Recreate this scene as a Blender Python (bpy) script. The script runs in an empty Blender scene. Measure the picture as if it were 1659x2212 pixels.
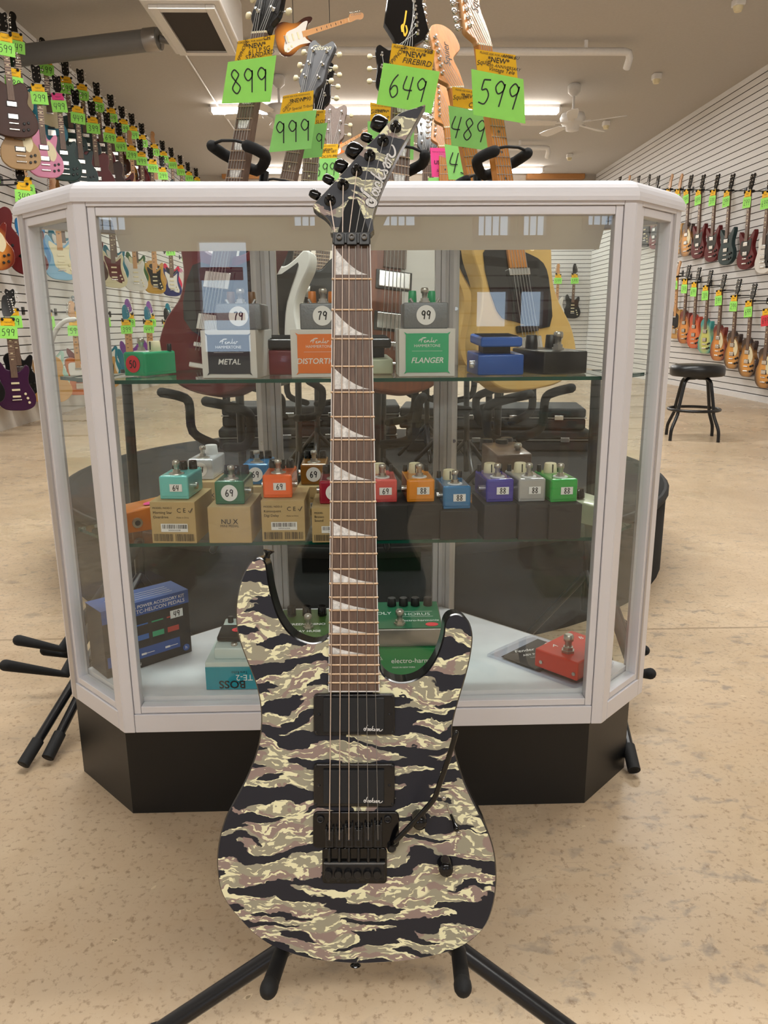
import bpy, math, random
from mathutils import Vector as V, Matrix as M, Euler
random.seed(7)
S = bpy.context.scene
COL = S.collection
# ------------------------------------------------------------------ camera
F, CX, CY, H = 1635.0, 829.5, 1106.0, 0.87          # focal length in pixels of the 1659x2212 frame, camera height
yc = V((783-CX, CY-700, F)).normalized()
zc = V((-(873-CX), -(CY-7628), -F)); zc -= zc.dot(yc)*yc; zc.normalize()
xc = zc.cross(yc)
if xc.x < 0: xc = -xc
RIGHT = V((xc.x, yc.x, zc.x)); UP = V((xc.y, yc.y, zc.y)); FWD = V((xc.z, yc.z, zc.z))
CAMP = V((0, 0, H))
CAMR = M((RIGHT, UP, -FWD)).transposed()
cam = bpy.data.cameras.new('camera'); camo = bpy.data.objects.new('camera', cam); COL.objects.link(camo)
cam.sensor_fit = 'VERTICAL'; cam.sensor_height = 36.0; cam.lens = F/2212*36.0
cam.clip_start = .02; cam.clip_end = 200
camo.matrix_world = M.Translation(CAMP) @ CAMR.to_4x4()
S.camera = camo
# ------------------------------------------------------------------ world, exposure
w = bpy.data.worlds.new('World'); S.world = w; w.use_nodes = True
bg = w.node_tree.nodes['Background']; bg.inputs[0].default_value = (.62, .78, 1, 1); bg.inputs[1].default_value = 4.6
S.view_settings.view_transform = 'Standard'; S.view_settings.look = 'None'
S.view_settings.gamma = 1.0; S.view_settings.exposure = 0.22; S.view_settings.use_curve_mapping = False
S.cycles.use_denoising = True
S.cycles.max_bounces = 8; S.cycles.transparent_max_bounces = 24
S.cycles.sample_clamp_indirect = 4.0; S.cycles.caustics_reflective = False; S.cycles.caustics_refractive = False
LIGHT_W = 18.0       # watts of one ceiling strip
LAMP_E = 26.0        # emission of the visible tubes

def P(px, py, X=None, Y=None, Z=None):
    """world point seen at a pixel of the frame, on the plane X=, Y= or Z="""
    d = RIGHT*(px-CX) + UP*(CY-py) + FWD*F
    t = X/d.x if X is not None else Y/d.y if Y is not None else (Z-H)/d.z
    return CAMP + d*t

# ------------------------------------------------------------------ materials
MATS = {}
def srgb(c):
    if isinstance(c, str): c = [int(c[i:i+2], 16)/255 for i in (0, 2, 4)]
    return tuple((x/12.92 if x <= .04045 else ((x+.055)/1.055)**2.4) for x in c) + (1,)
def mat(name, col='808080', rough=.5, metal=0, spec=.5, noise=.06, nscale=40, coat=0, emit=None, es=1, bump=0):
    """principled material with a faint procedural mottling of its colour"""
    if name in MATS: return MATS[name]
    m = bpy.data.materials.new(name); m.use_nodes = True; nt = m.node_tree; b = nt.nodes['Principled BSDF']
    c = srgb(col)
    b.inputs['Roughness'].default_value = rough; b.inputs['Metallic'].default_value = metal
    b.inputs['Specular IOR Level'].default_value = spec
    if coat: b.inputs['Coat Weight'].default_value = coat; b.inputs['Coat Roughness'].default_value = .05
    if emit:
        b.inputs['Emission Color'].default_value = srgb(emit); b.inputs['Emission Strength'].default_value = es
    if noise or bump:
        tc = nt.nodes.new('ShaderNodeTexCoord'); n = nt.nodes.new('ShaderNodeTexNoise'); n.inputs['Scale'].default_value = nscale
        nt.links.new(tc.outputs['Object'], n.inputs['Vector'])
        mx = nt.nodes.new('ShaderNodeMix'); mx.data_type = 'RGBA'
        mx.inputs[6].default_value = tuple(x*(1-noise) for x in c[:3])+(1,); mx.inputs[7].default_value = tuple(min(1, x*(1+noise)) for x in c[:3])+(1,)
        nt.links.new(n.outputs['Fac'], mx.inputs[0]); nt.links.new(mx.outputs[2], b.inputs['Base Color'])
        if bump:
            bp = nt.nodes.new('ShaderNodeBump'); bp.inputs['Strength'].default_value = bump; bp.inputs['Distance'].default_value = .002
            nt.links.new(n.outputs['Fac'], bp.inputs['Height']); nt.links.new(bp.outputs[0], b.inputs['Normal'])
    else: b.inputs['Base Color'].default_value = c
    m.diffuse_color = c
    MATS[name] = m; return m
class NT:
    """small node graph writer"""
    def __init__(s, name):
        s.m = bpy.data.materials.new(name); s.m.use_nodes = True; s.t = s.m.node_tree; s.b = s.t.nodes['Principled BSDF']; MATS[name] = s.m
    def n(s, typ, props=None, **ins):
        o = s.t.nodes.new(typ)
        for k, v in (props or {}).items(): setattr(o, k, v)
        for k, v in ins.items():
            k = k.replace('_', ' ')
            i = o.inputs[int(k[1:])] if k[0] == 'i' and k[1:].isdigit() else o.inputs[k]
            if hasattr(v, 'is_linked') or isinstance(v, bpy.types.NodeSocket): s.t.links.new(v, i)
            else: i.default_value = v
        return o
    def math(s, op, a, b=0, c=0): return s.n('ShaderNodeMath', {'operation': op}, i0=a, i1=b, i2=c).outputs[0]
    def mix(s, f, a, b): return s.n('ShaderNodeMix', {'data_type': 'RGBA'}, i0=f, i6=a, i7=b).outputs[2]
    def noise(s, vec, scale, detail=2, rough=.5, dist=0):
        return s.n('ShaderNodeTexNoise', Vector=vec, Scale=scale, Detail=detail, Roughness=rough, Distortion=dist).outputs['Fac']
    def mapping(s, vec, loc=(0,0,0), rot=(0,0,0), sc=(1,1,1)):
        return s.n('ShaderNodeMapping', Vector=vec, Location=loc, Rotation=rot, Scale=sc).outputs[0]
    def step(s, v, lo, hi): return s.n('ShaderNodeMapRange', {'clamp': True}, Value=v, From_Min=lo, From_Max=hi).outputs[0]

JOINT = P(1500, 1357, Z=0).y
def floor_mat():
    g = NT('polished_concrete'); co = g.n('ShaderNodeTexCoord').outputs['Object']
    base = g.mix(g.step(g.noise(co, 1.1, 5, .6), .3, .7), srgb('ac967b'), srgb('cfb99c'))
    base = g.mix(g.math('MULTIPLY', g.step(g.noise(co, 9, 6, .65, .4), .42, .75), .7), base, srgb('b39a7b'))
    # grey worn blotches near the counter
    big = g.step(g.noise(g.mapping(co, (3.1, 1.7, 0)), .9, 3, .5), .4, .58)
    bl = g.step(g.noise(g.mapping(co, (.3, .2, 0), (0, 0, .3), (1, 1.5, 1)), 17, 5, .62, .3), .55, .66)
    base = g.mix(g.math('MULTIPLY', g.math('MULTIPLY', bl, big), .65), base, srgb('77706a'))
    sp = g.step(g.noise(co, 85, 5, .7), .54, .66)
    base = g.mix(g.math('MULTIPLY', sp, .62), base, srgb('775e45'))
    # scratches
    sc = g.step(g.noise(g.mapping(co, (0, 0, 0), (0, 0, .9), (1.2, 40, 1)), 3, 3, .6), .69, .72)
    base = g.mix(g.math('MULTIPLY', sc, .35), base, srgb('8d7458'))
    sc = g.step(g.noise(g.mapping(co, (5, 0, 0), (0, 0, -.5), (1.5, 60, 1)), 3, 3, .6), .69, .72)
    base = g.mix(g.math('MULTIPLY', sc, .3), base, srgb('8d7458'))
    # saw-cut joint across the slab
    sp_ = g.n('ShaderNodeSeparateXYZ', Vector=co); jd = g.math('ABSOLUTE', g.math('SUBTRACT', g.math('ADD', sp_.outputs[1], g.math('MULTIPLY', g.math('SUBTRACT', g.noise(co, 6, 3, .6), .5), .012)), JOINT))
    base = g.mix(g.math('MULTIPLY', g.math('SUBTRACT', 1.0, g.step(jd, .003, .007)), .6), base, srgb('7a664c'))
    # chips with a pale rim
    ch = g.noise(g.mapping(co, (9, 4, 0)), 15, 3, .5, .6)
    rim = g.math('MULTIPLY', g.step(ch, .735, .74), 1)
    base = g.mix(g.math('MULTIPLY', rim, .5), base, srgb('dccaa8'))
    base = g.mix(g.math('MULTIPLY', g.step(ch, .75, .754), .75), base, srgb('7d694e'))
    g.t.links.new(base, g.b.inputs['Base Color'])
    r = g.n('ShaderNodeMapRange', Value=g.noise(co, 3, 4, .6), From_Min=.3, From_Max=.7, To_Min=.22, To_Max=.4).outputs[0]
    g.t.links.new(r, g.b.inputs['Roughness']); g.b.inputs['Specular IOR Level'].default_value = .45
    bp = g.n('ShaderNodeBump', Strength=.15, Distance=.002, Height=g.noise(co, 30, 4, .6)).outputs[0]
    g.t.links.new(bp, g.b.inputs['Normal'])
floor_mat()

def camo_mat():
    """tiger-stripe print: grey-green ground, mauve-brown patches, cream flecks, ragged blue-black stripes"""
    g = NT('tiger_camo'); co = g.n('ShaderNodeTexCoord').outputs['Object']
    wob = g.noise(g.mapping(co, (2, 1, 0), (0, 0, 0), (1, 1, .2)), 7, 2, .5)
    sep = g.n('ShaderNodeSeparateXYZ', Vector=co)
    y2 = g.math('ADD', sep.outputs[1], g.math('MULTIPLY', g.math('SUBTRACT', wob, .5), .085))
    jag = g.noise(g.mapping(co, (0, 0, 0), (0, 0, .5), (1, 1.6, .1)), 34, 3, .55)
    y3 = g.math('ADD', y2, g.math('MULTIPLY', g.math('SUBTRACT', jag, .5), .022))
    warp = g.n('ShaderNodeCombineXYZ', X=sep.outputs[0], Y=y3, Z=0.0).outputs[0]
    st = g.noise(g.mapping(warp, (1.3, .37, 0), (0, 0, .10), (11, 74, 1)), 1, 1.3, .38)
    black = g.step(st, .524, .528)
    p1 = g.noise(g.mapping(warp, (4.3, 2.2, 0), (0, 0, -.25), (26, 80, 1)), 1, 1.6, .5)
    brown = g.step(p1, .515, .52)
    f1 = g.noise(g.mapping(warp, (1.7, 8.1, 0), (0, 0, .75), (80, 240, 1)), 1, 1.6, .5)
    f2 = g.noise(g.mapping(warp, (6.7, 3.1, 0), (0, 0, -.2), (60, 270, 1)), 1, 1.2, .5)
    gate = g.step(g.noise(g.mapping(co, (8, 8, 0)), 20, 1, .5), .42, .44)
    fl = g.math('MAXIMUM', g.math('MULTIPLY', g.step(f1, .575, .58), gate), g.step(f2, .62, .625))
    # cream edging just outside the stripes
    edge = g.math('MULTIPLY', g.step(st, .49, .494), g.step(g.noise(g.mapping(warp, (3, 3, 0), (0, 0, .4), (26, 60, 1)), 1, 1), .54, .545))
    base = g.mix(brown, srgb('a09b87'), srgb('98847d'))
    base = g.mix(g.math('MAXIMUM', fl, edge), base, srgb('f4f0c8'))
    base = g.mix(black, base, srgb('22232c'))
    g.t.links.new(base, g.b.inputs['Base Color'])
    g.b.inputs['Roughness'].default_value = .45; g.b.inputs['Specular IOR Level'].default_value = .4
camo_mat()

def wood_mat(name, a, b, ax=(220, 14, 220), rough=.45):
    g = NT(name); co = g.n('ShaderNodeTexCoord').outputs['Object']
    n = g.noise(g.mapping(co, (0, 0, 0), (0, 0, 0), ax), 1, 5, .65)
    g.t.links.new(g.mix(g.step(n, .3, .7), srgb(a), srgb(b)), g.b.inputs['Base Color']); g.b.inputs['Roughness'].default_value = rough
wood_mat('rosewood', '4a372d', '7c6353', (700, 30, 700))
wood_mat('maple', 'b98655', 'c99764', (300, 12, 300), .3)
wood_mat('amber_maple', 'b4702f', 'cc8a45', (120, 8, 120), .25)
wood_mat('walnut', '6a3016', '8e4a24', (90, 6, 90), .3)
wood_mat('shelf_wood', 'a06c3a', 'b8834c')
def pearl_mat():
    g = NT('pearl'); co = g.n('ShaderNodeTexCoord').outputs['Object']
    g.t.links.new(g.mix(g.step(g.noise(co, 160, 4, .6, 1), .35, .65), srgb('c9c7c4'), srgb('fbf8f4')), g.b.inputs['Base Color']); g.b.inputs['Roughness'].default_value = .25
pearl_mat()
def burst_mat(name, mid, edge, r0=.06, r1=.17, cy=.17):
    """sunburst finish around the body centre (a paint, in the object's own coordinates)"""
    g = NT(name); co = g.n('ShaderNodeTexCoord').outputs['Object']
    q = g.mapping(co, (0, -cy*.8, 0), (0, 0, 0), (1.05, .8, 0))
    d = g.n('ShaderNodeVectorMath', {'operation': 'LENGTH'}, i0=q).outputs['Value']
    g.t.links.new(g.mix(g.step(d, r0, r1), srgb(mid), srgb(edge)), g.b.inputs['Base Color']); g.b.inputs['Roughness'].default_value = .15
    g.b.inputs['Coat Weight'].default_value = .5
burst_mat('sunburst_tobacco', 'e09a3c', '2e150c', .07, .165)
burst_mat('sunburst_cherry', 'dd8f3a', '6c1c12', .07, .17)
burst_mat('sunburst_three', 'd98c3a', '38170e', .06, .17)
burst_mat('fade_teal_yellow', 'c9c866', '2f8e8c', .08, .17)
burst_mat('fade_orange_red', 'e0732f', 'b03a22', .07, .17)
def glass_mat(name, tint, f0=.09, dark=1.0):
    m = bpy.data.materials.new(name); m.use_nodes = True; t = m.node_tree; t.nodes.clear()
    o = t.nodes.new('ShaderNodeOutputMaterial'); tr = t.nodes.new('ShaderNodeBsdfTransparent'); tr.inputs[0].default_value = srgb(tint)
    gl = t.nodes.new('ShaderNodeBsdfGlossy'); gl.inputs['Roughness'].default_value = 0.0; gl.inputs[0].default_value = (1, 1, 1, 1)
    ge = t.nodes.new('ShaderNodeNewGeometry'); dt = t.nodes.new('ShaderNodeVectorMath'); dt.operation = 'DOT_PRODUCT'
    t.links.new(ge.outputs['Incoming'], dt.inputs[0]); t.links.new(ge.outputs['Normal'], dt.inputs[1])
    def mth(op, a, b=0.0, c=0.0):
        q = t.nodes.new('ShaderNodeMath'); q.operation = op
        for i, v in enumerate((a, b, c)):
            if isinstance(v, float): q.inputs[i].default_value = v
            else: t.links.new(v, q.inputs[i])
        return q.outputs[0]
    k = mth('POWER', mth('SUBTRACT', 1.0, mth('ABSOLUTE', dt.outputs['Value'])), 5.0)      # Schlick, the same from both sides
    mr = mth('MULTIPLY', mth('MULTIPLY_ADD', k, .96, .04), float(f0))
    mx = t.nodes.new('ShaderNodeMixShader'); t.links.new(mr, mx.inputs[0])
    t.links.new(tr.outputs[0], mx.inputs[1]); t.links.new(gl.outputs[0], mx.inputs[2]); t.links.new(mx.outputs[0], o.inputs[0])
    MATS[name] = m
glass_mat('clear_glass', 'fcfefd', .68); glass_mat('shelf_glass', 'f8fbfa', .8); glass_mat('blister', 'f6f7fb', 1.6)
mat('glass_edge', '0f4438', .1, noise=.02)
for a in [('slat_white', 'd8d6d4', .5), ('slat_groove', '4e4741', .8), ('ceiling_paint', 'b6b1aa', .9), ('wall_paint', 'b8b0a5', .9), ('white_paint', 'd9d6d2', .4),
          ('black', '101011', .35), ('black_gloss', '070709', .12), ('black_rubber', '131314', .75), ('foam', '161617', .9), ('black_metal', '141416', .28),
          ('red_frame', '7a1622', .5), ('paper_white', 'e4e2e0', .6), ('ink', '161418', .6), ('ink_brown', '3b3228', .6), ('tag_green', 'a0f06c', .75), ('tag_green_dark', '94dc78', .75), ('tag_yellow', 'f6bf1c', .75),
          ('tag_pink', 'e8458f', .75), ('tag_red', 'd8323f', .75), ('cream', 'dfd3ae', .4), ('grey_duct', '6d6b68', .35), ('vent_dark', '2c241e', .8), ('pad_white', 'd9d9de', .65),
          ('kraft', 'b59a6b', .8), ('black_card', '2b2928', .8), ('laminate_black', '060708', .36), ('panel_dark', '0e0e0f', .18), ('amp_black', '121213', .8)]:
    mat(a[0], a[1], a[2])
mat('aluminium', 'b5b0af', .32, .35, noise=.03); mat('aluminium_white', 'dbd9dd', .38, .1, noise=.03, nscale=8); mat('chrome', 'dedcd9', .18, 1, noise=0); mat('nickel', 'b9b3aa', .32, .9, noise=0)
mat('string_wound', 'd6c4b6', .4, .6, noise=0); mat('string_steel', 'a19e99', .4, .6, noise=0); mat('fret_metal', 'd2b79b', .3, .7, noise=0)
mat('brushed', '97928c', .3, .7, noise=.15, nscale=6); mat('hammered', '7b7d80', .45, .5, noise=.12, nscale=300, bump=.3)
mat('tube_lit', 'ffffff', .5, noise=0, emit='fff6ec', es=LAMP_E)
mat('carpet_black', '060606', .95, noise=.2, nscale=90)

# ------------------------------------------------------------------ mesh building
def cr(pts, n=6, closed=True):
    """Catmull-Rom through 2-D or 3-D points"""
    p = [V(q) for q in pts]; out = []; L = len(p)
    for i in range(L if closed else L-1):
        a = p[(i-1) % L] if closed or i > 0 else p[0]; b = p[i]; c = p[(i+1) % L]; d = p[(i+2) % L] if closed or i+2 < L else p[-1]
        for k in range(n):
            t = k/n
            out.append(.5*((2*b)+(c-a)*t+(2*a-5*b+4*c-d)*t*t+(3*b-a-3*c+d)*t**3))
    if not closed: out.append(p[-1])
    return out
def T(x=0, y=0, z=0, rx=0, ry=0, rz=0, s=1):
    return M.Translation((x, y, z)) @ Euler((math.radians(rx), math.radians(ry), math.radians(rz))).to_matrix().to_4x4() @ M.Scale(s, 4)
def basis(o, x, y, z): return M.Translation(V(o)) @ M((V(x), V(y), V(z))).transposed().to_4x4()
FONT = {}
class MB:
    def __init__(s): s.v = []; s.f = []; s.mi = []; s.sm = []; s.m = []; s.T = M.Identity(4)
    def add(s, vs, fs, m, smooth=False, T=None):
        if m not in s.m: s.m.append(m)
        b = len(s.v); X = s.T @ T if T is not None else s.T
        s.v += [X @ V((q[0], q[1], q[2] if len(q) > 2 else 0)) for q in vs]
        s.f += [[i+b for i in f] for f in fs]; k = s.m.index(m); s.mi += [k]*len(fs); s.sm += [smooth]*len(fs); return s
    def box(s, c, d, m, bev=0, T=None):
        x, y, z = d[0]/2, d[1]/2, d[2]/2; b = min(bev, x*.99, y*.99, z*.99)
        if b <= 0:
            vs = [(c[0]+i*x, c[1]+j*y, c[2]+k*z) for i in (-1, 1) for j in (-1, 1) for k in (-1, 1)]
            return s.add(vs, [(0,1,3,2), (4,6,7,5), (0,4,5,1), (2,3,7,6), (0,2,6,4), (1,5,7,3)], m, T=T)
        bm = bmesh.new(); bmesh.ops.create_cube(bm, size=1)
        for q in bm.verts: q.co = V((q.co.x*d[0], q.co.y*d[1], q.co.z*d[2]))+V(c)
        bmesh.ops.bevel(bm, geom=bm.edges[:], offset=b, segments=4 if b > .0015 else 2, profile=.5, affect='EDGES')
        bm.verts.ensure_lookup_table(); bm.faces.ensure_lookup_table()
        s.add([tuple(q.co) for q in bm.verts], [[q.index for q in f.verts] for f in bm.faces], m, False, T); bm.free(); return s
    def prism(s, o, z0, z1, m, ms=None, bev=0, T=None, mb=None, smooth=True):
        n = len(o); o = [V((q[0], q[1])) for q in o]
        if sum(o[i].x*o[(i+1) % n].y-o[(i+1) % n].x*o[i].y for i in range(n)) < 0: o = o[::-1]
        def off(d):
            r = []
            for i in range(n):
                t = (o[(i+1) % n]-o[i-1]); t = t.normalized() if t.length > 1e-9 else V((1, 0)); r.append(o[i]+V((-t.y, t.x))*d)
            return r
        rings = [(o, z0)]
        if bev: rings += [(o, z1-bev), (off(bev*.3), z1-bev*.3), (off(bev), z1)]
        else: rings += [(o, z1)]
        vs = []; [vs.extend([(q.x, q.y, z) for q in r]) for r, z in rings]
        fs = []
        for k in range(len(rings)-1):
            for i in range(n): j = (i+1) % n; fs.append((k*n+i, k*n+j, (k+1)*n+j, (k+1)*n+i))
        s.add(vs, fs, ms or m, smooth, T)
        t = rings[-1]; s.add([(q.x, q.y, t[1]) for q in t[0]], [list(range(n))], m, False, T)
        return s.add([(q.x, q.y, z0) for q in o], [list(range(n))[::-1]], mb or ms or m, False, T)
    def tube(s, path, r, m, n=12, T=None, round_=False):
        p = [V(q) for q in path]; rs = list(r) if isinstance(r, (list, tuple)) else [r]*len(p)
        if round_:
            for e in (0, -1):
                d = (p[0]-p[1]).normalized() if e == 0 else (p[-1]-p[-2]).normalized(); q = p[e]; R = rs[e]
                ex = [(q+d*R*math.sin(a), R*math.cos(a)) for a in (.5, 1.0, 1.45)]
                if e == 0: p = [x[0] for x in ex[::-1]]+p; rs = [x[1] for x in ex[::-1]]+rs
                else: p += [x[0] for x in ex]; rs += [x[1] for x in ex]
        vs = []; up = None
        for i, q in enumerate(p):
            d = ((p[min(i+1, len(p)-1)]-p[max(i-1, 0)])).normalized()
            if up is None: up = d.orthogonal().normalized()
            up = (up-d*up.dot(d)); up = up.normalized() if up.length > 1e-6 else d.orthogonal().normalized(); sd = d.cross(up)
            for k in range(n): a = 2*math.pi*k/n; vs.append(tuple(q+(up*math.cos(a)+sd*math.sin(a))*rs[i]))
        fs = [(i*n+k, i*n+(k+1) % n, (i+1)*n+(k+1) % n, (i+1)*n+k) for i in range(len(p)-1) for k in range(n)]
        s.add(vs, fs, m, True, T); L = (len(p)-1)*n
        s.add([vs[k] for k in range(n)], [list(range(n))[::-1]], m, False, T); return s.add([vs[L+k] for k in range(n)], [list(range(n))], m, False, T)
    def lathe(s, prof, m, n=24, T=None, smooth=True):
        vs = [(r*math.cos(2*math.pi*k/n), r*math.sin(2*math.pi*k/n), z) for r, z in prof for k in range(n)]
        fs = [(i*n+k, i*n+(k+1) % n, (i+1)*n+(k+1) % n, (i+1)*n+k) for i in range(len(prof)-1) for k in range(n)]
        s.add(vs, fs, m, smooth, T)
        s.add(vs[:n], [list(range(n))[::-1]], m, False, T); return s.add(vs[-n:], [list(range(n))], m, False, T)
    def cyl(s, a, b, r, m, n=16): return s.tube([a, b], r, m, n)
    def quad(s, pts, m, T=None): return s.add(pts, [list(range(len(pts)))], m, False, T)
    def slab(s, pts, th, m, T=None):
        """thin flat card through 3-D corner points, th thick"""
        p = [V(q) for q in pts]; nn = (p[1]-p[0]).cross(p[2]-p[0]).normalized()*th; k = len(p)
        return s.add([tuple(q) for q in p]+[tuple(q-nn) for q in p], [list(range(k)), list(range(k, 2*k))[::-1]]+[(i, i+k, (i+1) % k+k, (i+1) % k) for i in range(k)], m, False, T)
    def ribbon(s, pts, w, m, T=None, z=0):
        p = [V((q[0], q[1])) for q in pts]; L = []; R = []; ws = w if isinstance(w, (list, tuple)) else [w]*len(p)
        for i in range(len(p)):
            t = p[min(i+1, len(p)-1)]-p[max(i-1, 0)]; t = t.normalized() if t.length > 1e-9 else V((1, 0)); q = V((-t.y, t.x))*ws[i]/2
            L.append((p[i]+q).to_3d()+V((0, 0, z))); R.append((p[i]-q).to_3d()+V((0, 0, z)))
        n = len(p); return s.add([tuple(q) for q in L+R], [(i, i+n, i+1+n, i+1) for i in range(n-1)], m, False, T)
    def text(s, txt, size, m, T=None, align='CENTER', z=0, shear=0, bold=0):
        key = (txt, align, shear, bold)
        if key not in FONT:
            c = bpy.data.curves.new('t', 'FONT'); c.body = txt; c.align_x = align; c.align_y = 'CENTER'; c.shear = shear; c.offset = bold; c.resolution_u = 3
            o = bpy.data.objects.new('t', c); me = bpy.data.meshes.new_from_object(o)
            FONT[key] = ([tuple(q.co) for q in me.vertices], [list(q.vertices) for q in me.polygons])
            bpy.data.objects.remove(o); bpy.data.curves.remove(c); bpy.data.meshes.remove(me)
        vs, fs = FONT[key]
        return s.add([(q[0]*size, q[1]*size, z) for q in vs], fs, m, False, T)
    def hand(s, txt, h, m, T=None, z=0, wt=.09):
        """handwritten figures, centred"""
        adv = [.34 if ch == '1' else .62 for ch in txt]; x = -sum(adv)/2*h
        for ch, a in zip(txt, adv):
            for st in DIG.get(ch, []):
                pts = cr([(x+(q[0]*.52+.05)*h, (q[1]-.5)*h) for q in st], 4, False) if len(st) > 2 else [(x+(q[0]*.52+.05)*h, (q[1]-.5)*h) for q in st]
                s.ribbon(pts, wt*h, m, T, z)
            x += a*h
        return s
    def obj(s, name, parent=None, label=None, link_slots=False):
        me = bpy.data.meshes.new(name); me.from_pydata([tuple(q) for q in s.v], [], s.f)
        for k in s.m: me.materials.append(MATS[k] if isinstance(k, str) else k)
        me.polygons.foreach_set('material_index', s.mi); me.polygons.foreach_set('use_smooth', s.sm); me.update()
        o = bpy.data.objects.new(name, me); COL.objects.link(o)
        if parent: o.parent = parent
        if label: o['label'] = label
        return o
import bmesh
DIG = {'0': [[(.5,1),(.15,.75),(.1,.3),(.45,0),(.85,.25),(.85,.75),(.5,1)]], '1': [[(.5,1),(.45,0)]],
 '2': [[(.1,.8),(.45,1),(.8,.8),(.6,.45),(.1,.05),(.5,.06),(.95,0)]], '3': [[(.15,.9),(.6,1),(.75,.75),(.4,.55),(.8,.35),(.6,0),(.1,.1)]],
 '4': [[(.3,1),(.1,.45),(.9,.42)],[(.85,1),(.6,0)]], '5': [[(.85,.98),(.3,.95)],[(.3,.95),(.22,.55),(.6,.6),(.85,.35),(.6,.02),(.1,.05)]],
 '6': [[(.7,1),(.3,.7),(.1,.3),(.4,0),(.8,.2),(.7,.48),(.4,.5),(.15,.3)]], '7': [[(.1,.93),(.85,.97),(.5,.5),(.35,0)]],
 '8': [[(.8,.85),(.5,1),(.2,.8),(.5,.52),(.85,.25),(.5,0),(.15,.22),(.5,.52),(.82,.75),(.8,.85)]],
 '9': [[(.85,.85),(.5,1),(.15,.75),(.4,.5),(.8,.65),(.88,.9)],[(.88,.92),(.75,.4),(.65,0)]], '-': [[(.1,.5),(.8,.5)]]}
# Script lettering of the maker's mark, traced as strokes; unit frame x along the word 0..1
LOGO_PX = [[(160,1445),(150,1500),(190,1560),(300,1650),(420,1750),(520,1830),(570,1880),(560,1950),(500,1990),(420,1985),(340,1930),(315,1860),(350,1820),(400,1815),(430,1850),(470,1865)],
 [(530,1455),(490,1490),(600,1545),(490,1560),(490,1620),(560,1690),(630,1690),(660,1650),(600,1560),(530,1545)],[(640,1640),(700,1540),(660,1500),(520,1450)],
 [(690,1520),(700,1590)],[(680,1330),(650,1345),(690,1325),(600,1290),(565,1340),(600,1400),(680,1460),(740,1450),(760,1380),(740,1320)],
 [(440,965),(445,1010),(560,1100),(680,1190),(740,1250),(790,1320)],[(665,1010),(660,1060),(700,1150),(760,1195),(830,1180),(860,1130),(850,1080),(820,1000),(840,900)],
 [(700,920),(740,945),(830,940),(900,950),(930,990),(900,1050)],[(840,870),(820,800),(800,740),(830,700),(870,740),(930,840),(980,850),(1010,800),(980,740),(900,710),(860,720)],
 [(880,720),(870,600),(880,570),(940,600),(1060,720)],[(930,600),(910,500),(930,455),(970,470),(1020,530),(1090,540),(1150,470),(1150,350),(1110,240),(1070,190),(1040,195)]]
def logo_strokes():
    """the strokes in headstock pixels"""
    return [[(770+q[0]/13.82, 300+q[1]/13.82) for q in st] for st in LOGO_PX]

def empty(name, Mx): 
    o = bpy.data.objects.new(name, None); COL.objects.link(o); o.matrix_world = Mx; o.empty_display_size = .05; return o
def tag(o, label, cat, group=None, kind=None):
    o['label'] = label; o['category'] = cat
    if group: o['group'] = group
    if kind: o['kind'] = kind
    return o
def thing(name, label, cat, Mx=None, group=None): return tag(empty(name, Mx or M.Identity(4)), label, cat, group)
def struct(name, mb): o = mb.obj(name); o['kind'] = 'structure'; return o
def copy_tree(o, parent=None):
    c = o.copy(); COL.objects.link(c); c.parent = parent
    for ch in list(o.children): copy_tree(ch, c)
    return c

# ------------------------------------------------------------------ the room
XL, XR, YB, YF, ZC = -3.12, 4.42, 15.2, -5.0, 3.57
struct('floor', MB().box(((XL+XR)/2, (YB+YF)/2, -.05), (XR-XL+.4, YB-YF+.4, .1), 'polished_concrete'))
struct('ceiling', MB().box(((XL+XR)/2, (YB+YF)/2, ZC+.05), (XR-XL+.4, YB-YF+.4, .1), 'ceiling_paint'))
def slatwall(name, A, B, z0, z1, nx):
    """slatwall from A to B (x, y); nx = inward normal; boards with dark grooves"""
    mb = MB(); a = V((*A, 0)); b = V((*B, 0)); n = V((*nx, 0)); p = .0762; z = z0
    def q(z_a, z_b, da, db, m): mb.quad([tuple(a+V((0,0,z_a))-n*da), tuple(b+V((0,0,z_a))-n*da), tuple(b+V((0,0,z_b))-n*db), tuple(a+V((0,0,z_b))-n*db)], m)
    while z < z1-1e-3:
        t = min(z+p-.009, z1); q(z, t, 0, 0, 'slat_white')
        if t < z1: q(t, t, 0, .012, 'slat_groove'); q(t, t+.009, .012, .012, 'slat_groove'); q(t+.009, t+.009, .012, 0, 'slat_groove')
        z += p
    c = (a+b)/2-n*.07; d = b-a
    mb.box((c.x, c.y, (z0+z1)/2), (abs(d.x)+.1, abs(d.y)+.1, z1-z0), 'slat_white')
    return struct(name, mb)
slatwall('wall_left', (XL, YF), (XL, YB), .25, ZC, (1, 0))
slatwall('wall_right', (XR, YF), (XR, YB), 0.0, ZC, (-1, 0))
slatwall('wall_back', (1.5, YB), (XR, YB), .3, 2.7, (0, -1))
struct('wall_end', MB().box(((XL+XR)/2, YB+.12, ZC/2), (XR-XL+.4, .1, ZC), 'wall_paint'))
mb = MB(); mb.box((XL-.02, (YB+YF)/2, .11), (.08, YB-YF, .22), 'wall_paint'); mb.box((XL+.02, (YB+YF)/2, .235), (.12, YB-YF, .03), 'white_paint', .004)
struct('baseboard_left', mb)
struct('baseboard_right', MB().box((XR-.008, (YB+YF)/2, .03), (.016, YB-YF, .06), 'slat_white'))
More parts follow.
